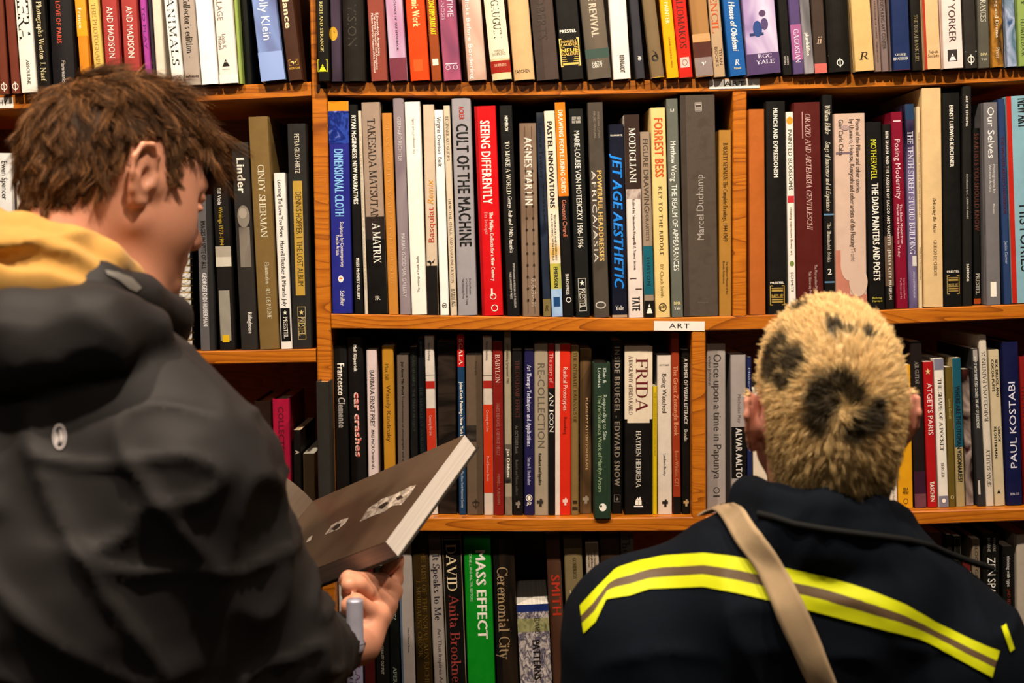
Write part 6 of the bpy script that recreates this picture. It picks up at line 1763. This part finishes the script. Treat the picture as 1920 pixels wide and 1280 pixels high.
def tone_B(l, rnd):
    blond = np.array((.86, .60, .27))
    dark = np.array((.050, .032, .010))
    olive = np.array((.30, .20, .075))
    m_ = np.zeros(len(l))
    for c, ra, rb in spots:
        d = l - c
        e = np.sqrt((d[:, 1] / ra) ** 2 + ((d[:, 2]) / rb) ** 2 + (d[:, 0] / max(ra, rb)) ** 2)
        m_ = np.maximum(m_, np.clip((1.42 - e) / .5, 0, 1))
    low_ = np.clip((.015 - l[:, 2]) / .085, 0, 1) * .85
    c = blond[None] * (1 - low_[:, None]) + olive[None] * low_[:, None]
    c = c * (1 - m_[:, None]) + dark[None] * m_[:, None]
    return c * (.65 + .6 * rnd)


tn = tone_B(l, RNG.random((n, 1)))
f_ok = okB[QB].all(1)
used = np.unique(QB[f_ok])
remap = -np.ones(len(VB), int); remap[used] = np.arange(len(used))
capV = VB[used] + NB[used] * .0016
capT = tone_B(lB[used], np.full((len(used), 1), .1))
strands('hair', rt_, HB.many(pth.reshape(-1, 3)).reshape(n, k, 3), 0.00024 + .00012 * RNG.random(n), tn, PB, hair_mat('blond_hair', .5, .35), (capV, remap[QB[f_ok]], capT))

# navy jacket
SL, SR = W3(1202, 1192, -.50), W3(1784, 1222, -.50)
fl = Field((-.06, -.72, .66), (.72, -.26, 1.40), .0055)
fl.chain([W3(1440, 1018, -.50), SL], [.046, .064], .03)
fl.chain([W3(1640, 1040, -.50), SR], [.046, .064], .03)
fl.chain([SL, W3(1124, 1420, -.50), W3(1095, 1560, -.48)], [.070, .056, .046], .04)
fl.chain([SR, W3(1872, 1420, -.50), W3(1895, 1560, -.48)], [.068, .056, .046], .04)
for x, y in ((1345, 1250), (1500, 1225), (1660, 1265)):
    fl.chain([W3(x, y, -.505), W3(x * .9 + 153, 1500, -.50), W3(x * .9 + 153, 1760, -.49)], [.098, .112, .12], .04)
fl.add(fl.cap(W3(1400, 1140, -.555), W3(1600, 1150, -.555), .058), .05)
# turned collar
col_pts = [W3(1664, 992, -.42), W3(1678, 978, -.50), W3(1636, 958, -.570), W3(1545, 958, -.592), W3(1456, 940, -.574), W3(1408, 930, -.51), W3(1416, 960, -.42)]
fl.chain(col_pts, [.016, .015, .014, .014, .014, .016, .016], .006)
fl.chain([p_ + A3((0, -.004, -.020)) for p_ in col_pts], [.018, .017, .017, .017, .017, .018, .018], .008)
fl.chain([p_ + A3((0, -.002, -.038)) for p_ in col_pts], [.020, .020, .020, .020, .020, .020, .020], .010)
fl.add(fl.cap(W3(1440, 1078, -.535), W3(1650, 1092, -.535), .058), .04)
fl.sub(fl.cap(HB(-.045, 0, -.03), W3(1545, 948, -.503), .0615, .063), .006)
for w_ in ((1092, 1600), (1898, 1600)):
    fl.sub(fl.cap(W3(w_[0], 1545, -.48), W3(w_[0], 1640, -.48), .036), .005)
V, Q = fl.nets()
V = smooth_v(V, Q, 2)
N = vnormals(V, Q)
w1 = noise3(V, 6.0, 21)[:, None]
q = V + .04 * np.hstack([w1, -w1, w1])
cre = (1 - np.abs(noise3(q * (2.2, 1, .55), 7, 22))) ** 3
cre2 = (1 - np.abs(noise3(q * (1, 1, 1.6), 11, 23))) ** 4
V = V + N * (cre * .008 + cre2 * .005)[:, None]
V = smooth_v(V, Q, 1, .4)
navy = cloth_mat('navy_cotton', '#0f161f', .88, .12, 1100, .35, .0, .15)
JB = link('jacket', fast_mesh('jacket', V, Q), PB, navy, smooth=True)
treeJB = bvh(V, Q)

# yellow and grey reflective band across the back
TOP = [(1089, 1136), (1118, 1104), (1156, 1066), (1200, 1052), (1245, 1043), (1320, 1037), (1386, 1045), (1430, 1055), (1477, 1065), (1545, 1079), (1629, 1106), (1700, 1134), (1751, 1165), (1817, 1197), (1872, 1220)]
BOT = [(1096, 1187), (1118, 1166), (1138, 1124), (1182, 1117), (1217, 1105), (1320, 1100), (1386, 1113), (1442, 1126), (1507, 1141), (1629, 1173), (1723, 1197), (1779, 1226), (1820, 1248), (1859, 1269)]
yel = cloth_mat('fluorescent_yellow_tape', '#d8d80e', .6, .3, 1500, .15, 0, .08)
gry = cloth_mat('grey_tape', '#6c553c', .5, .3, 1800, .2, 0, .1)


def band(G_, name, parent, label, mats, split):
    n_, m_ = G_.shape[:2]
    ok = ~np.isnan(G_).any(2)
    V_ = np.where(ok[:, :, None], G_, 0).reshape(-1, 3)
    F_, MI = [], []
    for i in range(n_ - 1):
        for j in range(m_ - 1):
            if ok[i:i + 2, j:j + 2].all():
                F_.append((i * m_ + j, i * m_ + j + 1, (i + 1) * m_ + j + 1, (i + 1) * m_ + j)); MI.append(split(j))
    me_ = mesh(name, V_.tolist(), F_)
    o_ = link(name, me_, parent, mats[0], smooth=True)
    for x in mats[1:]:
        me_.materials.append(x)
    me_.polygons.foreach_set('material_index', MI)
    if label:
        o_['label'] = label
    return o_


band(quad_strip(treeJB, TOP, BOT, 110, 11, .0016), 'reflective_band', JB, 'yellow band with grey centre stripe', [yel, gry], lambda j: 1 if 4 <= j <= 6 else 0)
band(quad_strip(treeJB, [(1876, 1176), (1885, 1170)], [(1892, 1222), (1900, 1216)], 6, 6, .0016), 'sleeve_band', JB, 'short yellow band on the sleeve', [yel, gry], lambda j: 0)

# thin dark tube running under the collar and over the shoulder
cp = []
for px, py in ((1424, 964), (1452, 971), (1490, 982), (1545, 992), (1600, 1000), (1650, 1006), (1700, 1014), (1745, 1026), (1775, 1040)):
    loc, nor = hit(treeJB, px, py)
    if loc is not None:
        cp.append(np.array(loc + nor * .0022))
if len(cp) > 3:
    lastY = cp[-1][1]
    cp += [W3(1812, 1050, lastY + .01), W3(1862, 1066, lastY + .03)]
    V_, F_ = [], []
    for i, c_ in enumerate(cp):
        t_ = cp[min(i + 1, len(cp) - 1)] - cp[max(i - 1, 0)]
        t_ /= np.linalg.norm(t_)
        s1 = np.cross(t_, (0, 0, 1)); s1 /= np.linalg.norm(s1); s2 = np.cross(t_, s1)
        for j in range(8):
            a_ = j * math.pi / 4
            V_.append(c_ + (s1 * math.cos(a_) + s2 * math.sin(a_)) * .0036)
    for i in range(len(cp) - 1):
        for j in range(8):
            F_.append((i * 8 + j, i * 8 + (j + 1) % 8, (i + 1) * 8 + (j + 1) % 8, (i + 1) * 8 + j))
    dark_tube = link('collar_tube', mesh('collar_tube', [tuple(v) for v in V_], F_), JB, cloth_mat('matt_black', '#121212', .8), smooth=True)

# canvas strap over the shoulder
LE = [(1337, 948), (1356, 974), (1375, 1005), (1420, 1075), (1460, 1165), (1500, 1250), (1534, 1320), (1590, 1440), (1660, 1600)]
RE = [(1387, 932), (1404, 956), (1420, 985), (1460, 1040), (1500, 1120), (1535, 1200), (1572, 1290), (1640, 1440), (1712, 1590)]
G_ = quad_strip(treeJB, LE, RE, 84, 6, .005)
ok = ~np.isnan(G_).any(2)
rows = [i for i in range(len(G_)) if ok[i].all()]
G_ = G_[rows]
# carry it over the top of the shoulder
first = G_[0]
over = [first + A3((-.004, .030, .000)), first + A3((-.010, .075, -.022))][::-1]
G_ = np.concatenate([np.array(over), G_])
for _ in range(3):
    G_[1:-1] = (G_[:-2] + 2 * G_[1:-1] + G_[2:]) / 4
for i in range(G_.shape[0]):      # never under the cloth it lies on
    for j in range(G_.shape[1]):
        loc, nor, _, _ = treeJB.find_nearest(Vector(G_[i, j]))
        if loc is not None and (Vector(G_[i, j]) - loc).dot(nor) < .0045:
            G_[i, j] = np.array(loc + nor * .0045)
n_, m_ = G_.shape[:2]
du = np.gradient(G_, axis=0); dv = np.gradient(G_, axis=1)
nn = np.cross(du, dv); nn /= np.linalg.norm(nn, axis=2, keepdims=True)
if nn[n_ // 2, m_ // 2] @ (np.array(CAM) - G_[n_ // 2, m_ // 2]) < 0:
    nn = -nn
O_ = G_ + nn * .0026
V_ = np.vstack([G_.reshape(-1, 3), O_.reshape(-1, 3)])
K_2 = n_ * m_
F_ = []
for i in range(n_ - 1):
    for j in range(m_ - 1):
        a, b, c, d = i * m_ + j, i * m_ + j + 1, (i + 1) * m_ + j + 1, (i + 1) * m_ + j
        F_ += [(a, b, c, d), (K_2 + d, K_2 + c, K_2 + b, K_2 + a)]
    a, d = i * m_, (i + 1) * m_
    F_.append((a, d, K_2 + d, K_2 + a))
    a, d = i * m_ + m_ - 1, (i + 1) * m_ + m_ - 1
    F_.append((d, a, K_2 + a, K_2 + d))
strap = link('bag_strap', mesh('bag_strap', V_.tolist(), F_), None, cloth_mat('canvas', '#bb9d78', .85, .2, 1300, .5, .1, .22), smooth=True)
strap['label'] = 'wide beige canvas strap slung across the navy jacket'
strap['category'] = 'strap'

# trousers and shoes, below the picture
fl = Field((.12, -.64, .05), (.54, -.36, .84), .012)
legs(fl, [(.25, -.49, .74), (.41, -.49, .74)], [(.24, -.48), (.42, -.48)], .08)
fl.add(fl.cap((.27, -.49, .76), (.40, -.49, .76), .10), .05)
V, Q = fl.nets()
link('trousers', fast_mesh('trousers', V, Q), PB, cloth_mat('dark_cotton', '#1c1c20', .85), smooth=True)
for x in (.24, .42):
    shoe(PB, x, -.48, math.radians(90), mat('#191715', .6))

bpy.context.view_layer.update()
for r_ in (PA, PB):       # the parts were modelled in place
    for c in r_.children:
        c.matrix_parent_inverse = Matrix.Translation(-r_.location)
